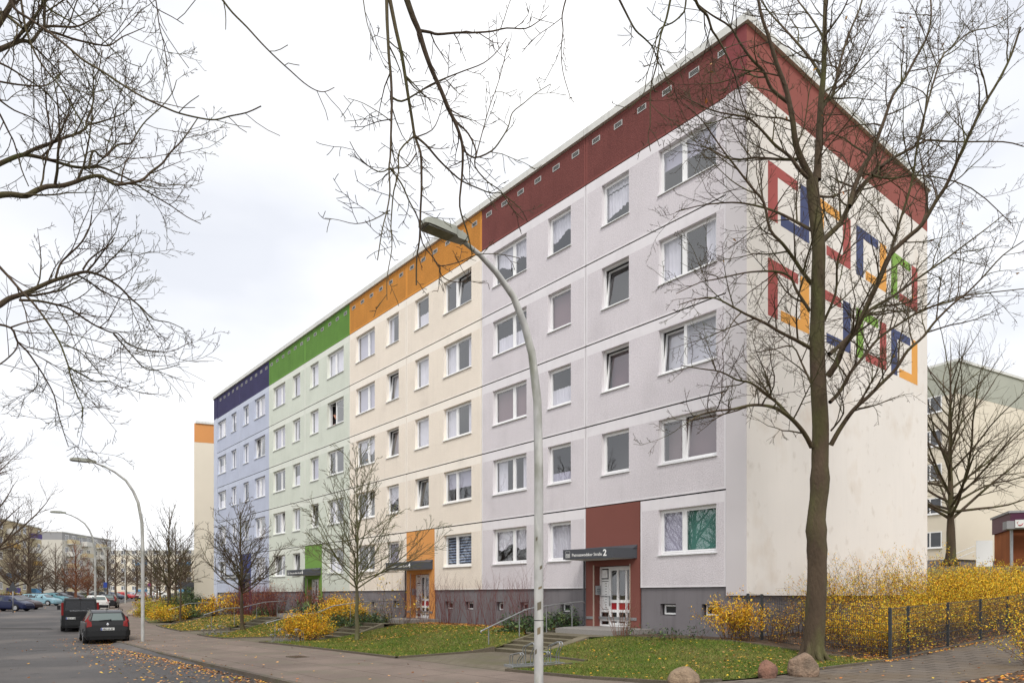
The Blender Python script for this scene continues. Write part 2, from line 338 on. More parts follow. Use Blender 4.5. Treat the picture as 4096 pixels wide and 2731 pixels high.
for si, (sc0, S) in enumerate(SECTS):
    wall = MB(); joint = MB(); att = MB()
    xa = sc0 - 6 if si < 3 else -41.35; xb = sc0 + 6 if si else 5.604
    rev = MB(); wins = []
    for fl in range(5):
        zf = ZB + 2.8*fl; z0, z1 = zf + 1.04, zf + 2.43
        for bay, (pa, pb) in enumerate(((xa, sc0), (sc0, xb))):
            cols = [(sc0 - 5.26, sc0 - 3.16, sc0 - 4.04, 0), (sc0 - 1.95, sc0 - .74, None, 1)] if bay == 0 else [(sc0 + .75, sc0 + 1.96, None, 2), (sc0 + 3.17, sc0 + 5.27, sc0 + 4.06, 3)]
            pa2 = pa
            if fl == 0 and bay == 1: cols = cols[1:]; pa2 = sc0 + 2.43
            ops = [(c[0], c[1], z0, z1) for c in cols]
            cells(wall, pa2 + .018, pb - .018, zf + .022, zf + 2.8 - .024, ops, z1 + .02, .06)
            for o in ops: reveal(wall, o, 0, .15)
            for c in cols:
                cu, ti = SPEC.get((si, c[3], fl), (rw.choice(['net', 'net', 'roller', 'lace', 'part', 'cafe', 'roller', 'none']), None))
                if (si, c[3], fl) == (2, 3, 3): window(bld, c[0], c[1], z0, z1, c[2], None, 'none', rng=rw, swing=0); continue
                window(bld, c[0], c[1], z0, z1, c[2], ti, cu, rng=rw)
    wall.build('panel_wall', [S['rough'], S['smooth']], bld, label=None)
    # dark bed of the joints, left open behind the windows
    lo, hi = (xa, xb)
    for x in (xa, sc0, xb): joint.box(max(x - .05, lo), min(x + .05, hi), .036, .05, ZB - .0, 17.79)
    for fl in range(6):
        for u, v in (((lo, sc0 + .02), (sc0 + 2.42, hi)) if fl == 0 else ((lo, hi),)): joint.box(u, v, .0505, .06, ZB + 2.8*fl - .05 + (.055 if fl == 0 else 0), ZB + 2.8*fl + .05)
    joint.build('panel_joint', JOINT, bld)
    for pa, pb in ((xa, sc0), (sc0, xb)): cells(att, pa + .012, pb - .012, 16.134 + .012, 17.79, [], None, .07)
    att.build('attic_band', [S['attic'], S['asm']], bld)
    # plinth with basement windows
    pl = MB(); pw = [(-5.13, .47), (-3.62, .48), (-1.37, .52), (3.19, .6), (4.72, .6)]
    ops = [(sc0 + a, sc0 + a + w, 1.29, 1.65) for a, w in pw if xa < sc0 + a]
    a0, b0 = (xa, sc0), (sc0 + 2.43, xb if si else 6.1)
    for (u, v) in (a0, b0):
        pl = MB(); oo = [o for o in ops if u < o[0] < v]; cells(pl, u, v, .2, ZB, oo, None, .02, .06)
        for o in oo: reveal(pl, o, .06, .22, 0)
        pl.build('plinth', [PLINTH, PLINTH], bld)
    for o in ops:
        f = MB(); ring(f, o[0] + .06, o[1] - .02, o[2] + .03, o[3] - .03, .05, .2, .25); w_ = f.build('basement_window', WHITE, bld)
        g = MB(); g.box(o[0] + .11, o[1] - .07, .232, .24, o[2] + .08, o[3] - .08); k = o[2] + .09
        g.build('pane', DGLASS, w_)
    # vents
    for k in range(12):
        x = sc0 - 5.5 + k
        if x < xa + .1: continue
        v = MB(); ring(v, x - .18, x + .18, 17.36, 17.54, .03, -.012, .01); v.box(x - .15, x + .15, -.004, .0, 17.39, 17.51, 1)
        for j in range(2): v.box(x - .15, x + .15, -.011, -.005, 17.422 + j*.044, 17.432 + j*.044)
        v.build('vent', [VENTM, JOINT], bld)
    # entrance
    e = MB(); x = sc0; z9 = 4.92
    e.poly([(x+.02,-.012,.6),(x+.43,-.012,.6),(x+.43,-.012,z9),(x+.02,-.012,z9)]); e.poly([(x+2.0,-.012,.6),(x+2.42,-.012,.6),(x+2.42,-.012,z9),(x+2.0,-.012,z9)]); e.poly([(x+.43,-.012,2.9),(x+2.,-.012,2.9),(x+2.,-.012,z9),(x+.43,-.012,z9)])
    reveal(e, (x + .43, x + 2.0, .6, 2.9), -.012, .32, 0); e.poly([(x+.02,.05,.6),(x+.02,-.012,.6),(x+.02,-.012,z9),(x+.02,.05,z9)]); e.poly([(x+2.42,-.012,.6),(x+2.42,.05,.6),(x+2.42,.05,z9),(x+2.42,-.012,z9)])
    e.build('entrance_wall', S['door'], bld)
    d = MB(); y = .25; zb = .86
    ring(d, x + .43, x + 2.0, zb, 2.88, .06, y, y + .06); d.box(x + .84, x + .89, y, y + .06, zb + .06, 2.82)
    ring(d, x + .89, x + 1.94, zb + .06, 2.82, .07, y - .015, y + .05)
    for cx in (1.26, 1.64): d.box(x + cx - .04, x + cx + .04, y - .014, y + .05, zb + .13, 2.75)
    for za, zc in ((1.66, 1.76), (1.34, 1.43), (1.04, 1.12)): d.box(x + .96, x + 1.87, y - .010, y + .05, za, zc)
    for za, zc in ((1.34, 1.43), (2.4, 2.46), (1.04, 1.12)): d.box(x + .49, x + .84, y - .005, y + .05, za, zc)
    dr = d.build('door', WHITE, bld)
    g = MB(); g.poly([(x+.9,y+.02,1.7),(x+1.94,y+.02,1.7),(x+1.94,y+.02,2.8),(x+.9,y+.02,2.8)]); g.poly([(x+.49,y+.02,.9),(x+1.94,y+.02,.9),(x+1.94,y+.02,1.37),(x+.49,y+.02,1.37)]); g.build('door_glass', GLASS, dr)
    g = MB(); g.box(x + .96, x + 1.87, y + .022, y + .03, 1.43, 1.66); g.build('door_panel', M('door_red', (160, 28, 36), .4), dr, label='row of dark red door panels')
    lb = MB(); lb.box(x + .5, x + .83, y - .002, y + .04, 1.45, 2.38)
    for k in range(10): lb.box(x + .53, x + .8, y - .012, y - .002, 1.47 + k*.09, 1.54 + k*.09); lb.box(x + .69, x + .77, y - .014, y - .0125, 1.495 + k*.09, 1.51 + k*.09, 1)
    lb.box(x + .52, x + .78, y - .015, y + .04, 2.5, 2.78)
    lb.build('letterbox_panel', [WHITE, JOINT], dr)
    hd = MB(); hd.tube([(x+.93, y-.05, 1.55), (x+.93, y-.05, 1.9)], .014, 6, cap=True); hd.tube([(x+.5, y-.06, 1.88), (x+.93, y-.06, 1.88)], .012, 6, cap=True); hd.box(x+.915, x+.945, y-.05, y, 1.6, 1.63); hd.build('door_handle', STEEL, dr)
    it = MB(); it.box(x + .431, x + .5, .02, .22, 1.93, 2.24)
    for q in range(3):
        for r_ in range(3): it.box(x + .5, x + .504, .06 + q*.05, .085 + q*.05, 1.98 + r_*.06, 2.01 + r_*.06, 1)
    it.build('intercom', [STEEL, M('button_grey', (70, 70, 72), .5)], bld)
    ja = MB(); ja.box(x + .37, x + .425, -.03, -.013, .86, 2.94); ja.box(x + 2.005, x + 2.04, -.03, -.013, .86, 2.94); ja.build('corner_guard', M('beige_metal', (176, 160, 146), .5, metal=.2), bld)
    ba = MB(); ba.box(x + .05, x + .37, -.035, -.013, 1.1, 1.19); ba.box(x + 2.045, x + 2.3, -.035, -.013, 1.1, 1.19); ba.box(x + .45, x + 1.98, .17, .19, 1.1, 1.19); ba.build('kick_rail', STEEL, bld)
    dp = MB(); dp.tube([(x - .03, -.05, 3.1), (x - .03, -.05, 1.0), (x - .03, -.07, .9), (x - .2, -.2, .82)], .032, 8); dp.build('downpipe', DARKM, bld)
    cn = MB(); plan = [(x + .02, 0.), (x + .12, -1.2), (x + 1.99, -.84), (x + 2.32, 0.)]
    cn.prism(plan, 3.107, lambda a, b: 3.43); cn.prism([(x + .0, -.013), (x + .3, -.25), (x + 2.3, -.14), (x + 2.33, -.013)], 3.431, lambda a, b: 3.545 if b > -.1 else 3.432)
    cy = cn.build('canopy', DARKM, bld)
    su = MB(); su.prism([(x + .1, -.05), (x + .17, -1.13), (x + 1.93, -.79), (x + 2.2, -.05)], 3.095, 3.106); su.build('canopy_soffit', M('soffit_white', (196, 196, 194), .6), cy)
    # lettering on the slanting front face
    ax, ay = x + .12, -1.2; bx, by = x + 1.99, -.84; L_ = math.hypot(bx-ax, by-ay); dx, dy = (bx-ax)/L_, (by-ay)/L_; nx, ny = dy, -dx
    def onface(p): return (ax + dx*p[0] + nx*(p[2] + .004), ay + dy*p[0] + ny*(p[2] + .004), 3.107 + p[1])
    le = MB(); tm = text_mesh('Petrosawodsker Straße', .142, .0); w = max(p[0] for p in tm.v); k = 1.17/w
    le.add(tm, lambda p: onface((p[0]*k + .36, p[1] + .085, p[2])))
    le.add(text_mesh(str(2 + 2*si), .285, .008), lambda p: onface((p[0]*.95 + 1.57, p[1] + .075, p[2])))
    def bar(u0, u1, v0, v1): le.poly([onface((a_, b_, .004)) for a_, b_ in ((u0, v0), (u1, v0), (u1, v1), (u0, v1))])
    for q in ((.11, .285, .05, .056), (.11, .285, .262, .268), (.11, .116, .056, .262), (.279, .285, .056, .262)): bar(*q)
    for q in range(3):
        u = .122 + q*.052; bar(u, u + .010, .056, .15); bar(u + .036, u + .046, .056, .15); le.poly([onface(p) for p in ((u, .15, .004), (u + .046, .15, .004), (u + .023, .19, .004))])
    le.build('lettering', M('sign_white', (232, 232, 230), .5), cy)
    ds = MB(); ds.prism([(x + .5, -1.9), (x + 3.0, -1.9), (x + 3.0, -.02), (x + 2.0, -.02), (x + 2., .25), (x + .43, .25), (x + .43, -.02), (x + .1, -.02), (x + .1, -1.0)], .55, .855); ds.build('doorstep', GRANITE, bld)
# ends, back, roof, inside
S = SECTS[0][1]; e = MB()
e.box(5.606, 6.25, -.03, -.0, 1.907, 16.134); e.build('edge_strip', STRIP, bld)
GRED = M('gable_red', streak=.14, c=(144, 82, 74), rough=.88, var=(.6, .04), bump=(50, .3, .004))
e = MB(); e.box(5.606, 6.25, -.03, 0., 16.136, 17.79, 0); e.build('attic_corner', M('attic_corner_red', (128, 66, 68), .88, var=(.6, .04)), bld)
e = MB(); e.box(6.1, 6.25, .0, 12.71, 1.907, 16.2); e.build('gable_wall', GABLE, bld); e = MB(); e.box(6.1, 6.252, .0, 12.71, 16.2, 17.79); e.build('gable_band', GRED, bld)
e = MB(); e.box(5.9, 6.1, .07, 12.6, -.4, 1.906); e.build('gable_plinth', PLINTH, bld)
e = MB(); e.box(-42.17, -41.352, -.03, .02, .3, 16.134, 0); e.box(-42.17, -41.352, -.03, .02, 16.134, 17.79, 1); e.box(-42.17, -42.0, .02, 12.7, .2, 17.79, 0); e.build('end_wall', [SECTS[3][1]['smooth'], SECTS[3][1]['attic']], bld)
e = MB(); e.box(-42., 6.1, 12.5, 12.7, .2, 17.79); e.build('rear_wall', GABLE, bld)
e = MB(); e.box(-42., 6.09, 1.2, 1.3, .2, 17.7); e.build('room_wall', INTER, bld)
e = MB()
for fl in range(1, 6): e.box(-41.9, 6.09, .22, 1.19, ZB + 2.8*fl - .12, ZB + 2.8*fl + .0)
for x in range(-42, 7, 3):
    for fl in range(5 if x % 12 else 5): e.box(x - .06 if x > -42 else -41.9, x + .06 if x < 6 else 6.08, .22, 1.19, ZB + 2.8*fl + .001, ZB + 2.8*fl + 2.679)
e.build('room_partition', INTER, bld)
e = MB(); e.box(-42., 6.1, .04, 12.5, 17.6, 17.75); e.build('roof', M('roof_felt', (90, 90, 92), .9), bld)
e = MB(); e.box(-42.27, 6.36, -.11, .12, 17.80, 18.03); e.box(6.13, 6.36, .121, 12.8, 17.80, 18.03); e.box(-42.27, -42.0, .121, 12.8, 17.80, 18.03)
for x in range(-39, 6, 3): e.box(x - .006, x + .006, -.113, -.11, 17.80, 18.031, 1)
for y in range(3, 12, 3): e.box(6.36, 6.363, y - .006, y + .006, 17.80, 18.031, 1)
e.build('parapet', [CONC, M('seam_grey', (165, 165, 162), .8)], bld)
# painted frames on the gable
PC = dict(r=(164, 84, 80), b=(70, 78, 114), y=(222, 160, 82), g=(126, 164, 76))
PM = {k: M('mural_' + k, c, .85, var=(1.5, .05), bump=(50, .3, .004)) for k, c in PC.items()}
T0 = [1.09, 3.85, 6.62, 9.38]; CN = dict(r='red', b='blue', y='yellow', g='green')
for row, (zlo, cs) in enumerate(((12.78, ['rb', 'yr', 'by', 'gr']), (9.98, ['ry', 'rb', 'gr', 'by']))):
    for t0, (a, b) in zip(T0, cs):
        H, W = 1.66, 2.36; mu = MB()
        def pc(u0, u1, v0, v1, c): mu.box(6.2505, 6.254, t0 + u0, t0 + u1, zlo + v0, zlo + v1, c)
        pc(0, .53, 0, H, 0); pc(.53, 1.69, H - .31, H, 0); pc(1.82, W, 0, H, 1); pc(.70, 1.82, 0, .31, 1)
        mu.build('mural_frame', [PM[a], PM[b]], bld, label=f'painted square frame, {CN[a]} at left and top, {CN[b]} at right and bottom')
# ------------------------------------------------------------------ ground
GREY = MATS
ASPH = M('asphalt', (74, 71, 70), .75, var=(.25, .10), grain=(60, .16), bump=(70, .4, .006), c2=[((63, 60, 59), .5, .45, .7), ((96, 90, 86), .22, .5, .68), ((52, 49, 48), 1.7, .66, .74)], spec=.4)
PAVE = slabs('pavement_slabs', (118, 105, 96), (66, 57, 50), 1.9, 1.25, .012, .05, patch=((108, 102, 88), .8, .48, .75), grain=.16)
PATHM = slabs('path_paving', (108, 100, 86), (74, 66, 54), .4, .2, .012, .08, patch=((96, 92, 70), .9, .45, .75), grain=.18)
FOOT = slabs('footpath_slabs', (106, 97, 88), (46, 38, 32), .5, .5, .02, .10, rot=.1, patch=((98, 84, 66), .7, .45, .75), grain=.2)
SOIL = M('soil', (88, 72, 58), .95, var=(3, .25), bump=(20, 1., .03), grain=(35, .3))
LAWNM = M('lawn_turf', (88, 104, 42), .95, grain=(30, .35), bump=(30, 1., .04), c2=[((118, 106, 66), 1.3, .38, .58), ((62, 84, 28), .6, .5, .7), ((96, 80, 58), 2.2, .62, .75)])
KERBM = M('kerb_stone', (98, 89, 80), .9, var=(2, .15), grain=(40, .2), c2=((84, 82, 62), 1.5, .45, .7))
EDGEM = M('edging_stone', (92, 84, 72), .9, var=(2, .15), grain=(40, .2))
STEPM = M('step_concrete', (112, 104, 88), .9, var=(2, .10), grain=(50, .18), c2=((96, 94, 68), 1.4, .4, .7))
RISER = M('step_riser', (88, 81, 66), .9, var=(3, .2), grain=(40, .2))  # step fronts: grime plus their weaker light, both put into one darker colour
FARG = M('far_ground', (104, 100, 62), .95, var=(.2, .2), grain=(3, .2), c2=((92, 84, 60), .15, .4, .6))
def sheet(name, poly, mat, step=.5, off=0., hf=None, label=None, kind='structure', world=False):
    """flat region laid on the terrain: plan polygon in street coordinates cut along a grid"""
    if world: poly = [ts(*p) for p in poly]
    bm = bmesh.new(); vs = [bm.verts.new((x, y, 0)) for x, y in poly]; bm.faces.new(vs); bmesh.ops.triangulate(bm, faces=bm.faces[:])
    xs = [p[0] for p in poly]; ys = [p[1] for p in poly]
    for ax, lo, hi in ((0, min(xs), max(xs)), (1, min(ys), max(ys))):
        k = math.ceil(lo/step)*step
        while k < hi:
            co = (k, 0, 0) if ax == 0 else (0, k, 0); no = (1, 0, 0) if ax == 0 else (0, 1, 0)
            bmesh.ops.bisect_plane(bm, geom=bm.verts[:] + bm.edges[:] + bm.faces[:], plane_co=co, plane_no=no, dist=1e-5); k += step
    bmesh.ops.recalc_face_normals(bm, faces=bm.faces[:])
    for f in bm.faces:
        if f.normal.z < 0: f.normal_flip()
    hf = hf or h
    for v in bm.verts: v.co.z = hf(v.co.x, v.co.y) + off
    me = bpy.data.meshes.new(name); bm.to_mesh(me); bm.free(); me.materials.append(mat)
    for p in me.polygons: p.use_smooth = True
    o = bpy.data.objects.new(name, me); COL.objects.link(o); o.matrix_world = STM; WM[o.name] = STM.copy(); tag(o, kind=kind); return o
def ribbon(mb, pts, w, top, dep=.25, step=.5, m=0, hf=None):
    """stone strip along a street-frame polyline, its top above the terrain"""
    P = []
    for a, b in zip(pts, pts[1:]):
        n = max(1, int(math.hypot(b[0]-a[0], b[1]-a[1])/step)); P += [(a[0] + (b[0]-a[0])*k/n, a[1] + (b[1]-a[1])*k/n) for k in range(n)]
    P.append(pts[-1]); n = len(P); i = len(mb.v)
    for k, p in enumerate(P):
        q, r = P[min(k+1, n-1)], P[max(k-1, 0)]; dx, dy = q[0]-r[0], q[1]-r[1]; l = math.hypot(dx, dy); nx, ny = -dy/l*w/2, dx/l*w/2
        z = (hf or h)(p[0], p[1]) + top
        mb.v += [(p[0]-nx, p[1]-ny, z - dep), (p[0]-nx, p[1]-ny, z), (p[0]+nx, p[1]+ny, z), (p[0]+nx, p[1]+ny, z - dep)]
    for k in range(n - 1):
        for a, b in ((0, 1), (1, 2), (2, 3)): mb.f.append((i+4*k+a, i+4*k+b, i+4*k+4+b, i+4*k+4+a)); mb.m.append(m); mb.sm.append(False)
def tk(s): return lerp(s, TK)
def tb(s): return lerp(s, TB)
def hcut(s, t):
    z = h(s, t)
    return z - (.02 if t > tk(s) - .5 else .0)
# coarse terrain far and near, a little under everything laid on it
bm = MB(); gx = [-420, -300, -220] + list(range(-180, -60, 8)) + list(range(-60, 24, 2)) + [28, 36, 48, 64, 90, 140, 220, 340]
gy = [-300, -160, -90] + list(range(-60, -16, 4)) + list(range(-16, 30, 2)) + list(range(30, 80, 8)) + [100, 160, 260, 420]
for y in gy:
    for x in gx:
        a = 1.0*smooth((x - 2)/3)*0
        bm.v.append((x, y, h(x, y) - (.06 if y < tk(x) + 2 else .30)))
nx_ = len(gx)
for j in range(len(gy) - 1):
    for i in range(nx_ - 1): bm.f.append((j*nx_+i, j*nx_+i+1, (j+1)*nx_+i+1, (j+1)*nx_+i)); bm.m.append(0); bm.sm.append(True)
bm.build('terrain', FARG, None, 'st', (P0[0], P0[1], 0), kind='structure')
S_ = [15, 12, 9, 6, 2, -3, -8, -13, -17, -22, -27, -33, -40, -48, -56, -64, -70, -80, -92, -103, -114, -127, -140]
sheet('road', [(s, tk(s)) for s in [60, 24] + S_] + [(-200, 36), (-200, -70), (60, -70)], ASPH, 4.)
sheet('pavement', [(s, tk(s)) for s in [24] + S_] + [(s, tb(s) + .01) for s in S_[::-1]] + [(24, -6)], PAVE, .8)
kb = MB(); ribbon(kb, [(s, tk(s) - .02) for s in [24] + S_], .14, .125, .3, hf=lambda s, t: lerp(s, ZR)); kb.build('kerb', KERBM, None, 'st', kind='structure')
def around(e):   # paved way in front of an entrance whose joint stands at s = e
    if e == 0: return [(.6, tb(.6) - .02), (.86, -4.68), (2.95, -4.68), (3.3, -5.2), (5.3, -5.4), (5.5, -5.9), (5.4, tb(5.4) - .02)]
    if e == -12: return [(-15.2, tb(-15.2) - .02), (-13.9, -5.8), (-11.3, -4.68), (-9.05, -4.68), (-9.6, -6.2), (-10.5, tb(-10.5) - .02)]
    return [(e - .3, tb(e) - .02), (e + .86, -4.68), (e + 2.95, -4.68), (e + 3.4, -5.6), (e + 3.9, tb(e + 4) - .02)]
LAWNS = []
ENT = [0, -12, -24, -36]
LOW = -5.7
for i, e in enumerate(ENT): sheet('entrance_path', around(e), PATHM, .6, .004, hf=lambda s, t: h(s, min(t, LOW)))
# landings in front of the doors
for e in ENT: sheet('landing', [(e + .45, -2.9), (e + 2.95, -2.9), (e + 3.25, -1.95), (e + 3.2, -1.85), (e - .1, -1.85), (e - .1, -1.0), (e + .05, -.0), (e - .6, .0), (e - .6, -2.2), (e + .2, -2.9)], PATHM, .6, .006, hf=lambda s, t: h(s, -1.6))
HL = lambda s, t: h(s, t) + (.015 if t > tb(s) + .1 else .0)
def lawn(pts): LAWNS.append(pts); return sheet('lawn', pts, LAWNM, .4, .01)
lawn([(.6, tb(.6)+.05), (.84, -4.66), (.42, -2.9), (.1, -2.9), (-.7, -2.2), (-1.2, -1.7), (-5.2, -1.6), (-8.4, -2.0), (-8.5, -2.9), (-9.0, -4.7), (-9.55, -6.2), (-10.45, tb(-10.4) + .05), (-7, tb(-7)+.05), (-3, tb(-3) + .05)])
lawn([(-15.25, tb(-15.2)+.05), (-13.95, -5.75), (-11.3, -4.6), (-11.6, -2.9), (-12.7, -2.2), (-13.4, -1.7), (-20.4, -2.0), (-20.9, -2.95), (-21.1, -4.7), (-20.65, -5.6), (-20.1, tb(-20.1) + .05), (-18, tb(-18)+.05)])
lawn([(-24.3, tb(-24.3)+.05), (-23.16, -4.66), (-23.6, -2.9), (-24.7, -2.2), (-25.4, -1.7), (-32.4, -2.0), (-32.9, -2.95), (-33.1, -4.7), (-32.7, -5.4), (-32.2, tb(-32.2) + .05), (-28, tb(-28) + .05)])
lawn([(-36.3, tb(-36)+.05), (-35.2, -4), (-36, -2), (-52, 1), (-60, 3.), (-62, tb(-62) + .05), (-50, tb(-50)+.05), (-43, tb(-43)+.05)])
LR = [gp(2320, 2673), gp(2500, 2717), gp(2674, 2733), gp(3282, 2734), gp(3420, 2688)]; LRs = [ts(p[0], p[1]) for p in LR]
lawn([(5.45, -5.95), (5.2, -7.75), (7.4, -7.55), (9.2, -7.0), (9.7, -5.6), (9.9, -3.8), (9.95, -2.0), (9.95, .1), (9.0, -.3), (7.2, -1.2), (5, -1.75), (3.25, -1.95), (2.97, -2.9), (2.97, -4.6), (3.32, -5.15), (5.3, -5.35)])
sheet('flower_bed', [(2.45, -.0), (2.45, -1.0), (3.05, -1.9), (3.25, -1.93), (5, -1.73), (7.2, -1.18), (9.0, -.28), (9.93, .14), (9.9, 14), (6.3, 14), (6.2, 0)], SOIL, .5, .012)
for a, b in ((-9, -.7), (-21, -12.7), (-33, -24.7), (-43, -36.7)): sheet('flower_bed', [(b, -.0), (b, -2.2), (b - .5, -1.68), (b - 4.5, -1.58), (a + .5, -1.9), (a, -2.9), (a, 0)], SOIL, .6, .014)
sheet('footpath', [(10.05, 20), (10.05, 0), (10.02, -3.2), (9.9, -5.4), (9.4, -7.0), (9.4, tb(9.4) + .0), (24, -6.0), (13.2, -5.6), (12.6, -3), (12.7, 0), (12.4, 6), (12.2, 20)], FOOT, .6, .012)
sheet('leafy_verge', [(12.6, -3.2), (13.2, -5.7), (24, -6), (24, 22), (12.25, 22), (12.42, 6), (12.72, 0)], SOIL, 1., .02)
eg = MB()
for pts in ([(10.0, 14), (10.0, 0), (9.98, -3.2), (9.85, -4.2)], [(5.4, -5.95), (5.25, -7.75)], [(5.25, -7.8), (7.4, -7.6), (9.2, -7.05), (9.6, -6.2)], [(3.3, -5.17), (5.32, -5.37)], [(.86, -4.7), (.6, -7.8)], [(.6, -7.84), (-3, tb(-3)), (-10.45, tb(-10.4))], [(-10.45, tb(-10.4)), (-9.6, -6.2)],
            [(-11.3, -4.65), (-13.95, -5.8), (-15.25, tb(-15.2))], [(-15.25, tb(-15.2)), (-18, tb(-18)), (-20.1, tb(-20.1))], [(-20.1, tb(-20.1)), (-20.65, -5.6)], [(-23.16, -4.7), (-24.3, tb(-24.3))], [(-24.3, tb(-24.3)), (-28, tb(-28)), (-32.2, tb(-32.2))], [(-36.3, tb(-36)), (-43, tb(-43)), (-50, tb(-50)), (-62, tb(-62))],
            [(3.2, -1.97), (5, -1.77), (7.2, -1.22), (9.0, -.32)]):
    ribbon(eg, pts, .07, .055, .2)
eg.build('edging', EDGEM, None, 'st', kind='structure')
# flights of steps
NAMES = {0: 'flight of five concrete steps up to the red doorway', -12: 'concrete steps beside the yellow bush below the orange doorway', -24: 'concrete steps between leafy lawns below the green doorway', -36: 'farthest concrete steps, below the blue doorway'}
for e in ENT:
    z0, z1 = h(e + 1.6, LOW), h(e + 1.6, -1.6) + .006; n = 5; sb = MB()
    a0, a1 = (.6, 2.6) if e == 0 else (.5, 2.7)
    for k in range(n - 1):
        t0 = -4.68 + k*.445; sb.box(e + a0, e + a1, t0, -2.89, z0 - .1 if k == 0 else z0 + (z1-z0)*k/n + .0005, z0 + (z1-z0)*(k+1)/n)
    sb.box(e + a0, e + a1, -2.9, -2.86, z0, z1 - .002)
    t = thing('entrance_steps', NAMES[e], 'steps', (*st(e + 1.6, -4.68), z0), ANG, group='flights of steps below the house doors')
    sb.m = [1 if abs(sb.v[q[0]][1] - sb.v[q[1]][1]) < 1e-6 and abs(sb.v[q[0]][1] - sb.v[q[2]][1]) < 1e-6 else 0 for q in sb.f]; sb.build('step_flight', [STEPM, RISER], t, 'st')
    for nm, a, b in (('side_wall', e + a1, e + 2.95), ('side_kerb', e + .48 if e == 0 else e + .38, e + a0)):
        ck = MB(); ck.prism([(a, -4.75), (b, -4.75), (b, -2.86), (a, -2.86)], z0 - .2, lambda x, y: z0 + .03 + (z1 - z0 - .01)*(y + 4.75)/1.89); ck.build(nm, STEPM, t, 'st')

x, y, z = gp(1190, 2626); T = thing('manhole_cover', 'small dark drain cover set in the pavement slabs', 'drain cover', (x, y, z + .004), ANG); m = MB(); m.box(-.32, .32, -.22, .22, -.03, .012); m.build('frame', EDGEM, T); m = MB()
for k in range(6): m.box(-.28, .28, -.18 + k*.062, -.145 + k*.062, .0125, .018)
m.build('grate', SOIL, T)
P = [gp(a, b) for a, b in ((-200, 2508), (250, 2511), (250, 2516), (-200, 2514))]
sheet('road_seam', [ts(p[0], p[1]) for p in P], M('asphalt_patch', (56, 53, 51), .8, grain=(50, .2), var=(.8, .1)), 1., .005)
for k, (px, py) in enumerate(((150, 2600),)):
    x, y, z = gp(px, py); T = thing('drain_cover', 'round iron cover set in the asphalt of the road', 'drain cover', (x, y, z + .004)); m = MB(); m.tube([(0, 0, -.03), (0, 0, .008)], .3, 24, cap=True); m.build('lid', M('cast_iron', (62, 58, 56), .6, bump=(30, .8, .01)), T)
# ------------------------------------------------------------------ trees
def norm(v):
    l = math.sqrt(v[0]**2 + v[1]**2 + v[2]**2) or 1.; return (v[0]/l, v[1]/l, v[2]/l)
def jit(d, a, rng): return norm((d[0] + rng.gauss(0, a), d[1] + rng.gauss(0, a), d[2] + rng.gauss(0, a)))
def offaxis(d, ang, rng):
    """a direction at angle ang from d, in a random plane"""
    a = norm(jit((0, 0, 0), 1, rng)); c = norm((d[1]*a[2]-d[2]*a[1], d[2]*a[0]-d[0]*a[2], d[0]*a[1]-d[1]*a[0])); k, s = math.cos(ang), math.sin(ang)
    return norm((d[0]*k + c[0]*s, d[1]*k + c[1]*s, d[2]*k + c[2]*s))
def walk(p, d, L, n, wob, up, rng):
    P = [p]; sl = L/n
    for _ in range(n):
        d = norm((d[0] + rng.gauss(0, wob), d[1] + rng.gauss(0, wob), d[2] + rng.gauss(0, wob) + up)); p = (p[0]+d[0]*sl, p[1]+d[1]*sl, p[2]+d[2]*sl); P.append(p)
    return P
def along(P, u):
    n = len(P) - 1; x = u*n; k = min(int(x), n - 1); f = x - k; a, b = P[k], P[k+1]
    return tuple(a[i] + (b[i]-a[i])*f for i in range(3)), norm(tuple(b[i]-a[i] for i in range(3)))
def taper(r0, r1, n, pw=1.): return [r1 + (r0-r1)*(1 - k/n)**pw for k in range(n + 1)]
DM = 2.0
def branchlets(mb, P, r0, r1, lv, rng, dens, ln, ang=(35, 65), up=.10, u0=.12, wob=.16, rmin=.0022, ratio=.5):
    """side branches along a limb; lv levels deep; dens per metre; ln base length"""
    L = sum(math.dist(a, b) for a, b in zip(P, P[1:])); n = max(3 if lv < 3 else 1, int(dens*L*(1-u0) + rng.random()))
    for k in range(n):
        u = u0 + (1-u0)*(k + rng.random())/n
        if u > .995: u = .995
        p, d = along(P, u); r = (r0 + (r1-r0)*u); l = ln*rng.uniform(.45, 1.15)*(1.15 - .6*u)
        rr = max(rmin, min(r*.6, .006 + l*.009)); dd = offaxis(d, R(rng.uniform(*ang)), rng)
        seg = max(3, min(7, int(l/.22) + 2)) if lv > 1 else 3
        Q = walk(p, dd, l, seg, wob, up, rng); mb.tube(Q, taper(rr, rmin, seg), 4 if rr > .012 else 3)
        if lv > 1: branchlets(mb, Q, rr, rmin, lv - 1, rng, dens*(1.7 if l > .5 else 2.2), l*ratio, ang, up, .15, wob, rmin, ratio)
BARK = M('bark_dark', (82, 69, 56), .95, var=(3, .25), bump=(22, 1., .03), c2=((84, 86, 50), 1.8, .45, .75), stretch=(1, 1, .35))
BARKL = M('bark_olive', (96, 90, 70), .95, var=(3, .2), bump=(22, .9, .02), c2=((104, 108, 70), 2, .4, .7), stretch=(1, 1, .4))
BARKF = M('bark_far', (92, 78, 66), .95, var=(1, .2))
BARKR = M('bark_reddish', (116, 76, 56), .95, var=(1, .2))
LEAFS = [M('leaf_gold', (214, 160, 52), .7, var=(9, .2)), M('leaf_orange', (186, 112, 50), .75, var=(9, .2)), M('leaf_tan', (198, 150, 98), .8, var=(9, .2)), M('leaf_brown', (120, 78, 48), .85, var=(9, .2)), M('leaf_yellow', (222, 190, 60), .7, var=(9, .2)), M('leaf_olive', (120, 118, 40), .8, var=(9, .2))]
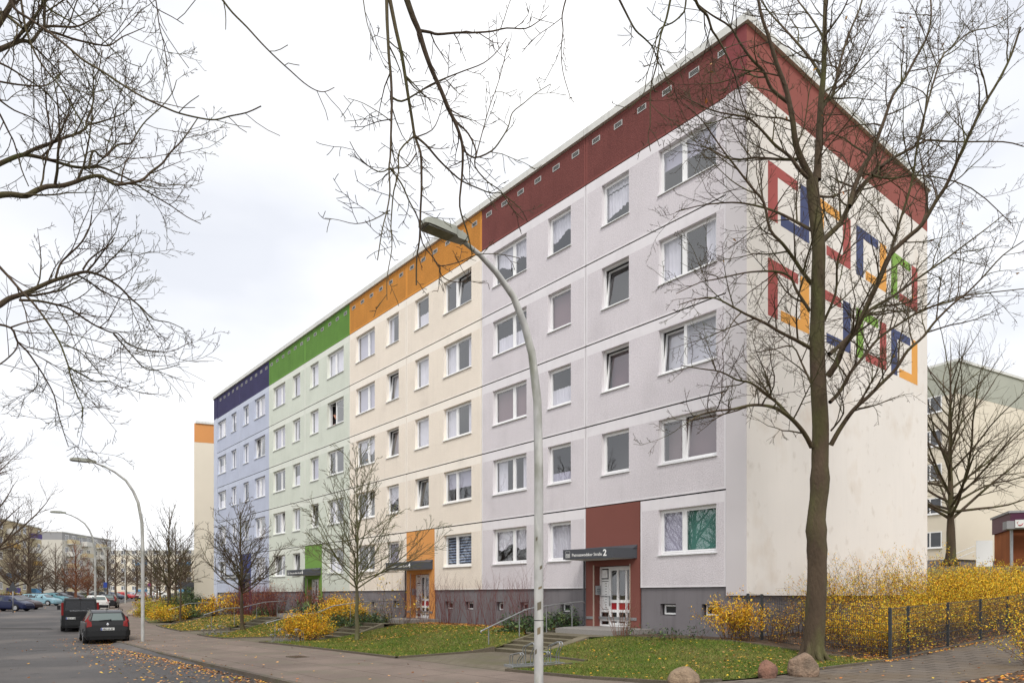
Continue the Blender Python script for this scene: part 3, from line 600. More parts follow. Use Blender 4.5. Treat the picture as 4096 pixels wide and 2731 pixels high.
def leaf(mb, p, s, rng, m, flat=0., nrm=None, asp=.55):
    a = rng.uniform(0, 6.283); tl = rng.gauss(0, flat) if flat else rng.uniform(-1.2, 1.2)
    ux = (math.cos(a)*math.cos(tl), math.sin(a)*math.cos(tl), math.sin(tl)); b = rng.gauss(0, flat or .9)
    uy = (-math.sin(a)*math.cos(b), math.cos(a)*math.cos(b), math.sin(b)); w = s*asp
    q = lambda i, j: (p[0] + ux[0]*i + uy[0]*j, p[1] + ux[1]*i + uy[1]*j, p[2] + ux[2]*i + uy[2]*j)
    mb.poly([q(-s*.5, 0), q(-.05*s, -w*.5), q(s*.5, 0), q(-.05*s, w*.5)], m)
def small_tree(label, base, H, fork, spread, r, rng, bark, name='linden_tree', group=None, cat='tree', n1=34, lv=2, dens=4.2, lean=(0, 0), leafs=0, rmin=.004, up=None, rot=0):
    """a tree with a straight stem, a leader and rising side branches; H height, fork height of the first branch"""
    t = thing(name, label, cat, base, rot, group)
    tr = MB(); n = 14; P = [(lean[0]*(k/n)**1.3 + rng.gauss(0, .012*H/7), lean[1]*(k/n)**1.3 + rng.gauss(0, .012*H/7), H*.97*k/n) for k in range(n + 1)]; P[0] = (0, 0, -.15)
    rad = [max(rmin*1.5, r*(1.25 if k == 0 else 1.)*(1 - (k/n)*.95) * (1 if P[k][2] < fork else .8)) for k in range(n + 1)]
    tr.tube(P, rad, 9 if r > .06 else 6)
    if r > .1:
        for k in range(5):
            a = k*1.257 + rng.random()*.5; tr.tube([(math.cos(a)*r*.55, math.sin(a)*r*.55, .45), (math.cos(a)*r*1.15, math.sin(a)*r*1.15, .1), (math.cos(a)*r*1.9, math.sin(a)*r*1.9, -.12)], [r*.25, r*.35, r*.2], 5)
    tr.build('trunk', bark, t)
    cr = MB()
    for k in range(n1):
        f = (k + rng.random())/n1; z = fork + (H*.86 - fork)*f**1.5; p, _ = along(P, z/(H*.97)); a = k*2.39996 + rng.gauss(0, .3)
        L = spread*(1.22 - .80*f)*rng.uniform(.7, 1.15); el = R(24 + 34*f + rng.gauss(0, 9)); d = (math.cos(a)*math.cos(el), math.sin(a)*math.cos(el), math.sin(el))
        rr = max(.01, r*.36*(1 - .65*f)); seg = 8; Q = walk(p, d, L, seg, .075, .055 if up is None else up, rng); cr.tube(Q, taper(rr, rmin, seg, .8), 5)
        branchlets(cr, Q, rr, rmin, lv, rng, dens, L*.36, (26, 52), .05, .18, .10, rmin)
    mats = [bark]
    if leafs:
        mats += LEAFS; vs = cr.v
        for _ in range(leafs): leaf(cr, vs[rng.randrange(len(vs))], rng.uniform(.07, .13), rng, rng.choice([1, 2, 3, 4]))
    cr.build('crown', mats, t); return t
r_ = random.Random(11)
b = gp(1428, 2560); small_tree('slender bare young tree on the lawn, in front of the cream section', b, 7.45 - b[2] + .35, 1.95, 3.2, .085, r_, BARKL, n1=40, leafs=6, dens=4.6, rmin=.0068)
b = gp(969, 2520); small_tree('bare young tree on the leafy lawn, in front of the blue section', b, 7.2, 1.95, 2.9, .105, r_, BARK, n1=46, lean=(-.15, 0), dens=5, rmin=.0078)
b = gp(723, 2486); small_tree('thin bare tree rising out of the yellow bushes on the lawn', b, 6.6, 2.4, 1.7, .075, r_, BARK, n1=30, dens=4, rmin=.007)
# tall maple on the lawn, limbs traced through the places where they stand
def c6(x, y): return (2800 + .6378*x, 900 + .6378*y)
def c5(x, y): return (2800 + .6378*x, .6378*y)
def trace(conv, pts, D0, D1, px0, px1):
    """photo pixels -> points at depths going from D0 to D1, radii in metres from pixel widths"""
    P = []; n = len(pts)
    for k, p in enumerate(pts):
        f = k/max(1, n-1); D = D0 + (D1 - D0)*f; P.append(pp(*conv(*p), D))
    # smooth (Catmull-Rom)
    Q = []; 
    for k in range(n - 1):
        p0, p1, p2, p3 = P[max(k-1, 0)], P[k], P[k+1], P[min(k+2, n-1)]
        for j in range(3):
            u = j/3; Q.append(tuple(.5*(2*b + (c-a)*u + (2*a-5*b+4*c-d)*u*u + (3*b-a-3*c+d)*u**3) for a, b, c, d in zip(p0, p1, p2, p3)))
    Q.append(P[-1]); m = len(Q) - 1; Dm = (D0 + D1)/2
    return Q, [(px0 + (px1-px0)*(k/m)**.8)*Dm/F/2 for k in range(m + 1)]
r_ = random.Random(3)
DT = 17.0; gb = gp(3250, 2636); DT = gb[1]
mt = thing('maple_tree', 'tall bare maple with a thick trunk on the lawn in front of the white gable', 'tree', gb)
tr = MB()
TP, TR = trace(lambda x, y: (x, y), [(3250, 2650), (3255, 2560), (3262, 2440), (3268, 2330), (3268, 2200), (3265, 2080), (3278, 1960), (3280, 1820), (3282, 1700), (3275, 1570), (3270, 1450), (3268, 1340), (3272, 1230), (3272, 1120), (3275, 1000), (3266, 900), (3255, 800), (3248, 720)], DT, DT - .2, 84, 44)
for k, z in ((0, 1.25), (1, 1.08), (2, 1.02), (12, 1.10), (13, 1.04), (14, 1.16), (15, 1.02), (18, 1.06), (19, 1.14), (20, .98)): TR[k] *= z
tr.tube(TP, TR, 14)
for k in range(7):
    a = k*.9 + .3; x, y, z = gb; rr = .4 + .25*r_.random(); c_, s__ = math.cos(a), math.sin(a); tr.tube([(x + .12*c_, y + .12*s__, z + .55), (x + .2*c_, y + .2*s__, z + .2), (x + .33*c_, y + .33*s__, z + .02), (x + (rr+.2)*c_, y + (rr+.2)*s__, z - .07)], [.07, .09, .06, .03], 7)
tr.build('trunk', BARK, mt, 'w')
LIMBS = [  # conv, points, depth drift, width0, width1
 (c5, [(735,1130),(740,1000),(750,800),(762,600),(776,450),(780,250),(786,0),(790,-250)], 0., 34, 14), (c5, [(700,1130),(640,1010),(600,900),(580,750),(540,560),(480,400),(430,230),(380,80),(350,-120)], -.8, 30, 9),
 (c6, [(820,1380),(870,1290),(930,1200),(980,1140),(1050,1080),(1130,1000),(1230,900),(1300,790),(1400,700),(1470,610),(1580,500),(1680,420),(1780,320),(1900,190),(2030,100)], -1.5, 22, 4),
 (c6, [(800,950),(860,860),(900,760),(980,650),(1060,480),(1130,330),(1190,190),(1300,80),(1390,0),(1480,-150),(1540,-240),(1600,-370),(1690,-570),(1780,-750),(1870,-900),(1950,-1060),(2010,-1240)], -2.5, 30, 7),
 (c6, [(810,810),(870,760),(960,670),(1020,570),(1100,510),(1220,440),(1330,360),(1430,290),(1560,200),(1680,110),(1800,20),(1900,-60)], 2., 18, 4),
 (c6, [(815,1110),(880,1040),(940,930),(1030,820),(1120,710),(1250,620),(1400,530),(1600,470),(1640,450),(1760,430),(2030,400)], 1.5, 16, 4),
 (c5, [(745,1540),(800,1480),(880,1400),(940,1280),(1010,1170),(1080,1100),(1180,1010),(1290,950),(1400,890),(1450,880),(1600,890),(1900,890),(2030,920)], 1.5, 24, 4),
 (c5, [(935,1295),(965,1190),(1020,1050),(1080,960),(1120,850),(1160,740),(1210,600),(1280,500),(1350,370),(1420,240),(1450,100),(1440,-80)], 1.8, 20, 6),
 (c5, [(755,700),(790,640),(830,600),(860,480),(890,350),(940,200),(1000,60),(1030,-60)], 1.2, 16, 6), (c5, [(780,270),(790,220),(840,150),(900,60),(950,-60)], -1., 12, 5),
 (c5, [(1180,1625),(1200,1568),(1250,1400),(1310,1210),(1340,1080),(1360,930),(1400,780),(1430,560),(1450,500),(1500,380),(1620,300),(1700,180)], -1., 14, 3),
 (c6, [(700,1390),(650,1300),(570,1210),(480,1150),(400,1130),(310,1130),(200,1155),(100,1165),(0,1190),(-80,1240)], -2.5, 22, 4),
 (c6, [(570,1210),(500,1130),(430,1070),(320,990),(230,970),(130,920),(0,900),(-120,880)], -1.5, 15, 3), (c6, [(690,770),(600,720),(500,670),(400,610),(290,560),(200,510),(100,460),(0,460),(-130,500)], -1.8, 17, 3),
 (c6, [(690,540),(650,480),(600,400),(570,330),(500,295),(400,290),(280,300),(100,340),(0,360),(-150,430)], -.5, 14, 3), (c6, [(700,370),(640,290),(580,200),(520,120),(440,30),(400,-140),(320,-240),(220,-370),(150,-460),(60,-590),(0,-670),(-100,-760)], -1.6, 17, 3),
 (c5, [(710,1450),(600,1390),(480,1330),(350,1290),(200,1270),(0,1290),(-150,1330)], 1.2, 14, 3), (c5, [(690,1130),(620,1060),(560,980),(470,910),(380,810),(300,740),(200,720),(100,700),(0,660),(-110,600)], -1.2, 16, 3),
 (c5, [(610,1000),(500,1000),(350,990),(200,1000),(50,930),(-90,900)], 1.4, 13, 3), (c5, [(560,650),(450,560),(400,450),(330,380),(250,270),(190,170),(80,100),(0,40),(-100,-60)], -.8, 15, 4), (c6, [(700,1000),(640,870),(580,760),(460,780),(340,800)], .6, 10, 3),
 (c5, [(770,500),(700,380),(600,260),(500,150),(420,60),(330,-80)], 1.2, 13, 4), (c5, [(785,260),(740,180),(680,90),(610,0),(560,-80)], 1.4, 10, 4), (c5, [(720,1230),(850,1230),(900,1150),(930,1050),(880,960),(780,940)], 1.0, 10, 3),
 (c6, [(760,640),(850,430),(860,240),(900,90),(930,-170),(935,-330)], -1.4, 12, 3), (c6, [(820,1290),(900,1180),(880,1060),(840,1000)], -1., 8, 3), (c5, [(1080,1100),(1190,1120),(1400,1100),(1700,1180),(1950,1400)], 1., 10, 3), (c5, [(1360,900),(1500,400),(1580,300),(1700,200),(1860,160),(2030,30)], 2.2, 8, 3)]
cr = MB()
for cv, pts, dd, w0, w1 in LIMBS:
    Q, rad = trace(cv, pts, DT - .1, DT - .1 + dd, w0, w1); cr.tube(Q, rad, 8 if w0 > 15 else 6)
    branchlets(cr, Q, rad[0], rad[-1], 3, r_, 3.5, 2.1, (30, 62), .05, .08, .12, .0040, .42)
vs = cr.v
for _ in range(34): leaf(cr, vs[r_.randrange(len(vs))], r_.uniform(.07, .12), r_, r_.choice([1, 2, 3]))
cr.build('crown', [BARK] + LEAFS, mt, 'w')
# overhanging trees: trunks stand outside the picture, limbs reach into it
def cb(x, y): return (1200 + .7652*x, .7652*y)
def ca(x, y): return (.574*x, .574*y)
def cc(x, y): return (.638*x, 900 + .638*y)
def over(label, loc, H, r, limbs, D0, rng, dens, ln, toprad, dfix=None, bark=BARK, rmin=.003, wob=.17, upt=.03):
    t = thing('overhanging_tree', label, 'tree', loc); tr = MB(); n = 10
    P = [(loc[0] + rng.gauss(0, .06), loc[1] + rng.gauss(0, .06), loc[2] - .2 + H*k/n) for k in range(n + 1)]; tr.tube(P, taper(r*1.15, toprad, n), 12); tr.build('trunk', bark, t, 'w')
    c = MB()
    for L in limbs:
        cv, pts, dd, w0, w1 = L[:5]; D = D0 + (L[5] if len(L) > 5 else 0)
        Q, rad = trace(cv, pts, D, D + dd, w0, w1); c.tube(Q, rad, 8 if w0 > 14 else 5)
        branchlets(c, Q, rad[0], rad[-1], 2 if len(L) < 7 else L[6], rng, dens, ln*(.35 if len(L) > 5 and L[5] < -2 else 1), (30, 66), upt, .10, wob, rmin, .45)
        p = Q[0]; q = cv(*pts[0])
        if q[0] < 12 or q[1] < 12:      # carried on out of the picture to the trunk
            z = min(H*.92, max(2.5, p[2] + (1.2 if q[1] < 12 and q[0] > 12 else -.6))); a = (loc[0], loc[1], loc[2] + z)
            if q[0] > 12: mid = ((p[0]+a[0])/2, (p[1]+a[1])/2, max(p[2], a[2]) + 2.2); C = [a, mid, (p[0]*.86 + mid[0]*.14, p[1]*.86 + mid[1]*.14, p[2] + .7), p]
            else: mid = (p[0]*.55 + a[0]*.45, p[1]*.55 + a[1]*.45, p[2]*.6 + a[2]*.4); C = [a, mid, p]
            m = len(C) - 1; c.tube(C, [rad[0]*(1.9 - .9*k/m) for k in range(m + 1)], 8)
    c.build('crown', bark, t, 'w'); return t
HANG = [(cb, [(452,-40),(455,100),(460,200),(465,300),(475,400),(480,520),(478,620),(475,720),(472,820),(465,880),(470,1000),(455,1100),(430,1200),(405,1360)], -.3, 15, 4), (cb, [(462,-40),(500,150),(530,280),(550,400),(565,500),(585,620),(600,710),(630,800),(635,900),(635,1000),(630,1100),(625,1250),(610,1350),(608,1490)], .3, 16, 6),
 (cb, [(600,710),(660,760),(720,830),(780,890),(845,945),(920,980),(1000,1010),(1050,1010),(1150,1090),(1190,1160)], .5, 10, 3, .1), (cb, [(600,710),(520,790),(515,900),(490,1000),(480,1100),(475,1200),(480,1300),(455,1450),(455,1568)], -.4, 8, 3, .1),
 (cb, [(545,-40),(590,90),(620,160),(650,260),(690,370),(740,480),(770,560),(810,640),(840,720),(850,780),(850,860),(845,940),(835,1080),(870,1200),(890,1280),(900,1330)], .6, 24, 4, -.3), (cb, [(620,160),(680,170),(720,180),(820,172),(900,172),(1000,165),(1080,148),(1180,150),(1250,110),(1290,80)], .4, 12, 3, -.2),
 (cb, [(480,510),(530,530),(600,495),(680,445),(770,405),(860,370),(960,330),(1030,270),(1080,200)], .3, 9, 3), (cb, [(700,400),(740,470),(790,590),(820,640),(880,700),(920,790),(915,870),(980,950),(1050,1000),(1100,1080),(1170,1150)], .5, 11, 3), (cb, [(850,780),(910,825),(1000,790),(1050,730),(1090,660),(1110,590),(1170,540),(1230,490),(1310,440)], .2, 8, 3, .2),
 (cb, [(470,880),(530,960),(570,1050),(620,1150),(640,1270),(700,1350),(730,1390),(830,1370),(930,1330),(1050,1330),(1150,1350)], .6, 7, 3), (cb, [(730,1390),(740,1440),(790,1470),(860,1470),(895,1410)], .1, 5, 3, .4), (cb, [(1400,-40),(1370,80),(1375,160),(1365,260),(1375,380),(1410,500)], .2, 7, 3), (cb, [(325,-40),(350,120),(390,230),(430,320)], 0., 5, 2),
 (cb, [(470,880),(420,900),(360,870),(300,810),(260,740)], -.3, 6, 3), (cb, [(920,820),(940,740),(990,560),(1040,420),(1090,220)], .3, 5, 3), (cb, [(470,1100),(380,1150),(290,1170),(200,1150),(130,1140)], -.2, 5, 2), (cb, [(480,640),(430,600),(330,540),(250,515)], 0, 5, 2), (cb, [(600,720),(690,680),(730,600),(745,530)], 0, 6, 2), (cb, [(610,800),(560,870),(500,880),(470,885)], 0, 6, 4)]
ce = lambda x, y: (2350 + .3189*x, .3189*y)
HANG += [(ce, [(370,-60),(500,200),(600,380),(720,490),(820,600),(870,740),(930,860),(1000,980),(1090,1050)], .3, 9, 3), (ce, [(1050,-60),(990,230),(920,430),(880,680),(880,760),(830,950),(800,1060),(785,1250),(785,1568),(760,1700),(790,1900)], .2, 10, 3), (ce, [(1240,-60),(1220,120),(1170,200),(1060,290),(900,370),(850,560),(800,760),(740,960),(700,1180),(500,1380)], .2, 8, 3), (ce, [(1330,-60),(1400,100),(1500,200),(1560,380),(1620,470),(1740,680),(1820,870),(1880,1060),(1930,1250),(1980,1400),(2000,1568)], .6, 12, 4)]
over('bare limbs and twigs hanging down in front of the red roof edge', (3.2, -4.2, .1), 12.5, .26, HANG, 6.2, random.Random(8), 6.2, .42, .07)
LEFT = [(ca, [(-60,1375),(0,1360),(80,1355),(180,1365),(250,1330),(330,1300),(430,1295),(520,1270),(600,1240),(680,1225),(730,1240),(800,1285),(880,1280),(990,1255),(1050,1200),(1130,1140),(1190,1060),(1260,990),(1320,910),(1380,820)], 1., 26, 4, 0, 3), (ca, [(-60,1170),(80,1105),(160,1080),(220,1085),(310,1105),(400,1130),(500,1160),(600,1170),(700,1165),(790,1200),(900,1250),(1000,1320),(1100,1380),(1200,1440),(1300,1510),(1400,1560)], 1.5, 18, 3, .5, 3),
 (ca, [(160,1080),(260,1030),(350,1000),(450,960),(540,930),(600,890),(600,850),(640,750),(655,650),(650,560),(690,480),(710,350)], .5, 14, 4, .5, 3), (ca, [(610,870),(700,850),(790,820),(880,780),(950,700)], .3, 8, 3, .8, 3), (ca, [(-60,360),(0,345),(80,310),(150,285),(220,290),(260,240),(310,190),(400,185),(500,190),(580,170),(700,100)], 1., 20, 5, 0, 3),
 (ca, [(310,215),(400,235),(500,270),(600,295),(700,315),(770,315),(850,260),(920,230),(1010,190)], .8, 11, 3, .4, 3), (ca, [(60,-60),(100,60),(200,130),(320,210),(450,310),(580,420),(700,490),(850,590),(1000,680),(1150,750),(1250,790),(1400,825),(1500,835),(1600,810),(1720,785),(1820,740)], .2, 12, 5, -3.5, 1),
 (ca, [(-60,640),(0,700),(100,770),(220,820),(330,900)], .6, 10, 3, 0, 3), (ca, [(-40,740),(0,800),(60,920),(100,1000),(150,1180),(200,1300)], .5, 9, 4, 0, 3), (ca, [(140,-50),(180,200),(250,380),(330,500),(430,620),(500,740),(560,830),(610,930),(660,1000)], .6, 9, 4, -2, 2), (ca, [(310,200),(312,60),(322,-50)], 0., 12, 9, .3, 3), (ca, [(80,320),(170,200),(260,90),(330,-40)], .2, 14, 8, .2, 3), (ca, [(-30,200),(60,60),(110,-50)], 0., 22, 16, -.3, 2),
 (ca, [(620,1180),(650,1050),(720,1100),(820,1010),(910,1000),(960,920),(1020,840),(1120,750),(1200,650),(1230,560)], .5, 10, 3, .6, 3), (ca, [(990,-60),(1040,0),(1090,60),(1200,120),(1280,170)], .2, 5, 3, -3.5, 1), (ca, [(1075,-60),(1095,60),(1110,180),(1140,300),(1160,430),(1170,520)], .2, 5, 3, -3.5, 1), (ca, [(1500,-60),(1550,0),(1620,90),(1720,190),(1820,300),(1920,400),(2030,500),(2120,580),(2200,630),(2265,640),(2330,610)], .3, 9, 3, -3.5, 1),
 (cc, [(-60,530),(0,500),(60,460),(150,430),(240,390),(330,350),(430,320),(520,295),(580,300),(660,330),(750,390),(820,460),(890,520),(960,590),(1060,610),(1150,650)], 1.5, 22, 3, .8, 3), (cc, [(-60,200),(0,265),(60,330),(130,410),(200,480),(270,570),(330,660),(380,750),(410,830),(430,890),(450,980),(490,1080),(520,1150),(510,1210)], .5, 12, 4, .2, 3), (cc, [(120,470),(240,475),(340,495),(430,520),(520,580),(600,630),(690,670),(740,680),(800,740),(900,780),(980,790),(1080,790),(1180,740)], 1., 11, 3, 1., 3),
 (cc, [(710,680),(780,760),(840,830),(920,905),(1030,900),(1130,870)], .6, 7, 3, 1.6, 2), (cc, [(350,330),(380,240),(440,180),(510,110),(560,20),(575,-60)], .4, 9, 5, 1.1, 3), (cc, [(520,280),(560,220),(620,170),(680,130),(720,80)], .3, 8, 4, 1.4, 3), (cc, [(-50,615),(70,645),(110,730),(170,790),(240,890),(290,970),(340,1070),(370,1200),(400,1300),(430,1390)], 1., 10, 3, .8, 3), (cc, [(70,640),(160,610),(260,590),(340,585),(430,605)], .4, 7, 3, .9, 2), (cc, [(430,890),(520,940),(600,980),(690,980),(770,1025)], .5, 8, 3, .7, 3), (cc, [(400,755),(470,775),(540,830),(600,900),(640,950)], .5, 6, 3, .7, 2),
 (cc, [(-50,900),(30,850),(100,780),(110,730)], .3, 6, 5, 1., 2), (ca, [(-50,420),(60,470),(200,560),(320,640),(420,760),(520,900)], .8, 9, 4, -1.5, 2), (ca, [(-50,560),(120,590),(300,600),(380,560),(440,500)], .5, 8, 4, 0, 3), (ca, [(-50,60),(60,120),(160,200)], 0, 14, 10, 0, 2), (ca, [(260,-50),(340,60),(470,140),(560,200),(640,300),(700,420)], .5, 8, 3, 0, 3), (ca, [(430,-50),(520,80),(640,200),(760,320),(880,430),(990,470)], .5, 6, 3, -2.5, 1)]
over('large bare tree reaching in from the left edge over the road', (-9.4, 8.6, 0), 14.5, .3, LEFT, 9.3, random.Random(21), 4.6, 1.4, .08, rmin=.0034, wob=.12, upt=.06)
# ------------------------------------------------------------------ shrubs, leaves, grass, boulders
STEMM = M('stem_brown', (96, 70, 52), .9); STEMR = M('stem_red', (112, 62, 60), .8); STEMD = M('stem_dry', (128, 92, 76), .9)
YL = [M('forsythia_gold', (226, 176, 28), .6, var=(7, .18)), M('forsythia_amber', (206, 140, 22), .65, var=(7, .2)), M('forsythia_lime', (168, 160, 40), .65, var=(7, .2)), M('forsythia_brown', (122, 82, 30), .8, var=(7, .2)), M('forsythia_lemon', (236, 200, 60), .6, var=(7, .15))]
GL = [M('laurel_green', (60, 86, 48), .45, var=(7, .25)), M('laurel_dark', (44, 64, 40), .45, var=(7, .2)), M('laurel_light', (110, 128, 70), .5, var=(7, .2))]
def bush(name, label, base, rx, hgt, stems, per, rng, pal, wts, ls, cat='shrub', group=None, stem=STEMM, sr=.006, lean=.55, low=.15, asp=.45, ry=None, wob=.12, rot=0, droop=-.05, part='leaves'):
    ry = ry or rx; t = thing(name, label, cat, base, rot, group); sm = MB(); lf = MB()
    for k in range(stems):
        a = rng.uniform(0, 6.283); q = math.sqrt(rng.random()); x, y = rx*.45*q*math.cos(a), ry*.45*q*math.sin(a)
        out = lean*(.25 + q); L = hgt*rng.uniform(.7, 1.12)*(1.15 - .3*q); d = norm((math.cos(a)*out*rx/hgt*1.2, math.sin(a)*out*ry/hgt*1.2, 1)); seg = 6
        P = walk((x, y, -.04), d, L, seg, wob, droop*(.5 + q), rng); sm.tube(P, taper(sr*rng.uniform(.7, 1.3), sr*.3, seg), 3)
        tw = []
        for _ in range(3 if per else 2):
            p, dd = along(P, rng.uniform(.3, .85)); Q = walk(p, offaxis(dd, R(rng.uniform(20, 50)), rng), L*rng.uniform(.2, .4), 3, wob, .05, rng); sm.tube(Q, taper(sr*.5, sr*.25, 3), 3); tw.append(Q)
        for j in range(per):
            u = low + (1-low)*math.sqrt(rng.random()) if rng.random() < .85 else rng.random(); C = P if j % 2 or not tw else rng.choice(tw); p, _ = along(C, min(.999, u)); o = ls*.9
            z = max(.02, p[2] + rng.gauss(0, o)); v = z/hgt; w = list(wts)
            if len(w) > 3: w[3] *= max(.25, 1.6 - 1.9*v)
            leaf(lf, (p[0] + rng.gauss(0, o), p[1] + rng.gauss(0, o), z), ls*rng.uniform(.65, 1.3), rng, rng.choices(range(len(pal)), w)[0], asp=asp)
    sm.build('stems', stem, t)
    if per: lf.build(part, pal, t)
    return t
g = random.Random(31)
YW = (5, 2.6, 3, 2, 1.6)
def yb(label, px, py, rx, hgt, stems, per, ls=.055, w=YW, group=None, ry=None, rot=0., **k):
    return bush('forsythia_bush', label, gp(px, py), rx, hgt, stems, per, g, YL, w, ls, group=group, ry=ry, rot=rot, **k)
yb('big golden yellow bush beside the bicycle rack on the lawn', 1222, 2560, 1.25, 1.25, 120, 60, .07, (5, 4, 2.4, 2.2, 1), rot=ANG, ry=.95)
b = st(-13.2, -2.3); bush('forsythia_bush', 'yellow bush behind the handrail, below the green doorway', (b[0] - .3, b[1], h(-13.2, -2.3)), 1.9, 1.35, 110, 50, g, YL, (6, 3, 2, 1, 1), .075, rot=ANG, ry=.8)
b = st(-16.2, -1.6); bush('forsythia_bush', 'low yellow bush along the grey plinth left of the bare tree', (*b, h(-16.2, -1.6)), 1.5, 1.1, 70, 45, g, YL, (5, 3, 3, 1, 1), .075, rot=ANG, ry=.7)
yb('bright yellow bush right of the basement windows, leftmost by the wall', 2922, 2562, .5, 1.25, 42, 62, .06, (5, 3, .8, 1.5, 2))
yb('small yellow bush between two others in front of the wire fence', 2985, 2563, .5, 1.05, 34, 55, .055, (5, 3, .8, 1.8, 1.5))
yb('thin yellow shrub with bare stems beside the maple trunk', 3108, 2568, .5, 1.1, 26, 26, .055, (5, 3, .5, 2, 1.5))
yb('leafless looking yellow shrub between wire fence and plinth', 3190, 2545, .5, 1.3, 26, 16, .055, (3, 3, .5, 3, .5))
for (s, t, rx, hg, n, p) in [(8.6, 1.3, .75, 1.35, 50, 62), (9.4, .9, .55, 1.1, 40, 66), (9.2, 2.4, .8, 1.5, 56, 66), (7.4, 1.7, .75, 1.9, 44, 30), (7.3, 3.2, .85, 2.35, 50, 36), (9.2, 3.9, .85, 1.6, 60, 70), (7.6, 4.9, .95, 2.45, 56, 48), (9.1, 5.5, .9, 1.75, 60, 70), (7.9, 6.8, 1., 2.45, 62, 62), (9.1, 7.2, .95, 1.9, 60, 70), (8.1, 8.8, 1.05, 2.4, 62, 66), (9.0, 9.2, 1., 2.0, 60, 66), (8.6, 11., 1.15, 2.2, 70, 66), (8.4, 13.2, 1.3, 2.1, 70, 66), (9.3, 12.6, 1.0, 1.7, 56, 60), (8.8, 15.4, 1.4, 1.8, 76, 60), (8.9, 17.8, 1.5, 1.6, 76, 56), (7.2, 15.5, 1.3, 1.5, 60, 56), (9.6, 20.5, 1.6, 1.4, 76, 50), (10.8, 17.5, 1.2, 1.3, 60, 50)]:
    b = st(s, t); bush('forsythia_bush', 'yellow leaved shrub massed behind the dark wire fence', (*b, h(s, t)), rx, hg, n, int(p*1.7), g, YL, (5.5, 2.4, 4.4, 2.8, 2.4), .05 if t < 8 else .064, group='yellow shrubs massed behind the wire fence', rot=ANG)
b = gp(4090, 2660); bush('forsythia_bush', 'straggly yellow green bush at the right edge beside the footpath', (b[0] + .35, b[1] - .1, b[2]), .75, 1.25, 50, 42, g, YL, (4, 2, 5, 1.5, 2), .06)
yb('yellow bush at the foot of the thin tree, left of the leafy lawn', 690, 2480, 1.9, 1.3, 110, 44, .1, (3.5, 3, 4, 2.4, .6))
yb('olive green bush between boulder and yellow bush', 628, 2465, 2.2, 1.3, 90, 40, .1, (.6, 1, 8, 3.5, .1))
yb('low yellow green hedge bush at the far end of the lawns', 640, 2440, 2.6, 1.6, 90, 40, .12, (1, 2, 8, 3, .2))
b = gp(880, 2458); bush('forsythia_bush', 'large leaved yellow shrub below the blue doorway', b, 1.4, 1.5, 60, 34, g, YL, (4, 4, 2, 4, 2), .14)
def gb_(name, label, px, py, rx, hgt, stems, per, ls, ry=None, pal=GL, w=(4, 3, 1.2), **k): return bush(name, label, gp(px, py), rx, hgt, stems, per, g, pal, w, ls, asp=.28, ry=ry, rot=ANG, lean=.9, **k)
gb_('laurel_bush', 'dark green spreading laurel beside the steps to the red doorway', 2105, 2524, 1.05, .7, 60, 34, .13, .7)
gb_('laurel_bush', 'dark green laurel at the corner of the granite doorstep', 2235, 2516, .75, .75, 50, 34, .13, .5)
gb_('laurel_bush', 'green evergreen bush at the foot of the orange doorway', 1500, 2488, 1.3, .65, 60, 30, .12, .6); gb_('laurel_bush', 'evergreen bush left of the bare tree, below the grey plinth', 1400, 2500, 1.4, .8, 60, 34, .12, .7)
gb_('laurel_bush', 'broad leaved dark shrub between the two yellow bushes', 1240, 2494, .8, 1.15, 26, 26, .22, .5); gb_('laurel_bush', 'dark evergreen bush behind the curved handrail, below red stems', 1085, 2462, 1.6, .9, 60, 34, .14, .8)
gb_('evergreen_bush', 'dark rounded evergreen in front of the cream neighbouring gable', 810, 2420, 2.2, 2.6, 90, 50, .2); gb_('evergreen_bush', 'dark evergreen bush above the yellow bush at the thin tree', 735, 2438, 1.8, 1.9, 80, 46, .17); gb_('evergreen_bush', 'low dark green bush right of the yellow bushes, below the handrail', 800, 2462, 1.8, 1.0, 70, 40, .15)
for i, (px, py) in enumerate(((2540, 2546), (2625, 2560), (2690, 2563), (2790, 2560))): gb_('low_shrub', ('small shrub with few green leaves beside the dry stems', 'leafy green low shrub below the right basement windows', 'crooked little green shrub in the bare soil strip', 'sparse green sprigs in front of the last basement window')[i], px, py, .34, .45, 9, 12, .1)
b = gp(2484, 2549); bush('dry_hydrangea', 'dry leafless shrub of thin brown stems in front of the red doorway', b, .45, 1.35, 24, 0, g, YL, YW, .05, stem=STEMD, sr=.007, lean=.45, wob=.05)
for i, (s, t) in enumerate([(-10.3, -.7), (-9.0, -.9), (-7.8, -.7), (-6.6, -1.1), (-5.3, -.8), (-4.0, -.9), (-2.9, -.6), (-1.9, -.9)]):
    b = st(s, t); bush('bare_shrub', 'leafless shrub of thin reddish stems along the grey plinth', (*b, h(s, t)), .75, 2.15, 30, 0, g, YL, YW, .05, group='red stemmed shrubs along the plinth', stem=STEMR, sr=.006, lean=.45, wob=.09, droop=.02)
for i, s in enumerate([-18.6, -19.8, -25.4, -26.6, -27.8, -29., -30.2, -31.4, -32.5, -21.6]):
    b = st(s, -1.2); bush('bare_shrub', 'dense shrub of dark red bare stems below the blue section', (*b, h(s, -1.2)), 1.0, 2.1 if i > 1 else 1.6, 44, 5, g, [LEAFS[3], LEAFS[1]], (3, 1), .09, group='dark red stemmed shrubs below the blue and mint sections', stem=STEMR, sr=.010, lean=.45, wob=.08, droop=.02)
b = st(-8.9, -2.2); bush('bare_shrub', 'bare twiggy shrub with a few yellow leaves right of the orange doorway', (*b, h(-8.9, -2.2)), 1.0, 1.5, 40, 5, g, LEAFS, (3, 2, 1, 2, 4, 1), .09, sr=.006)
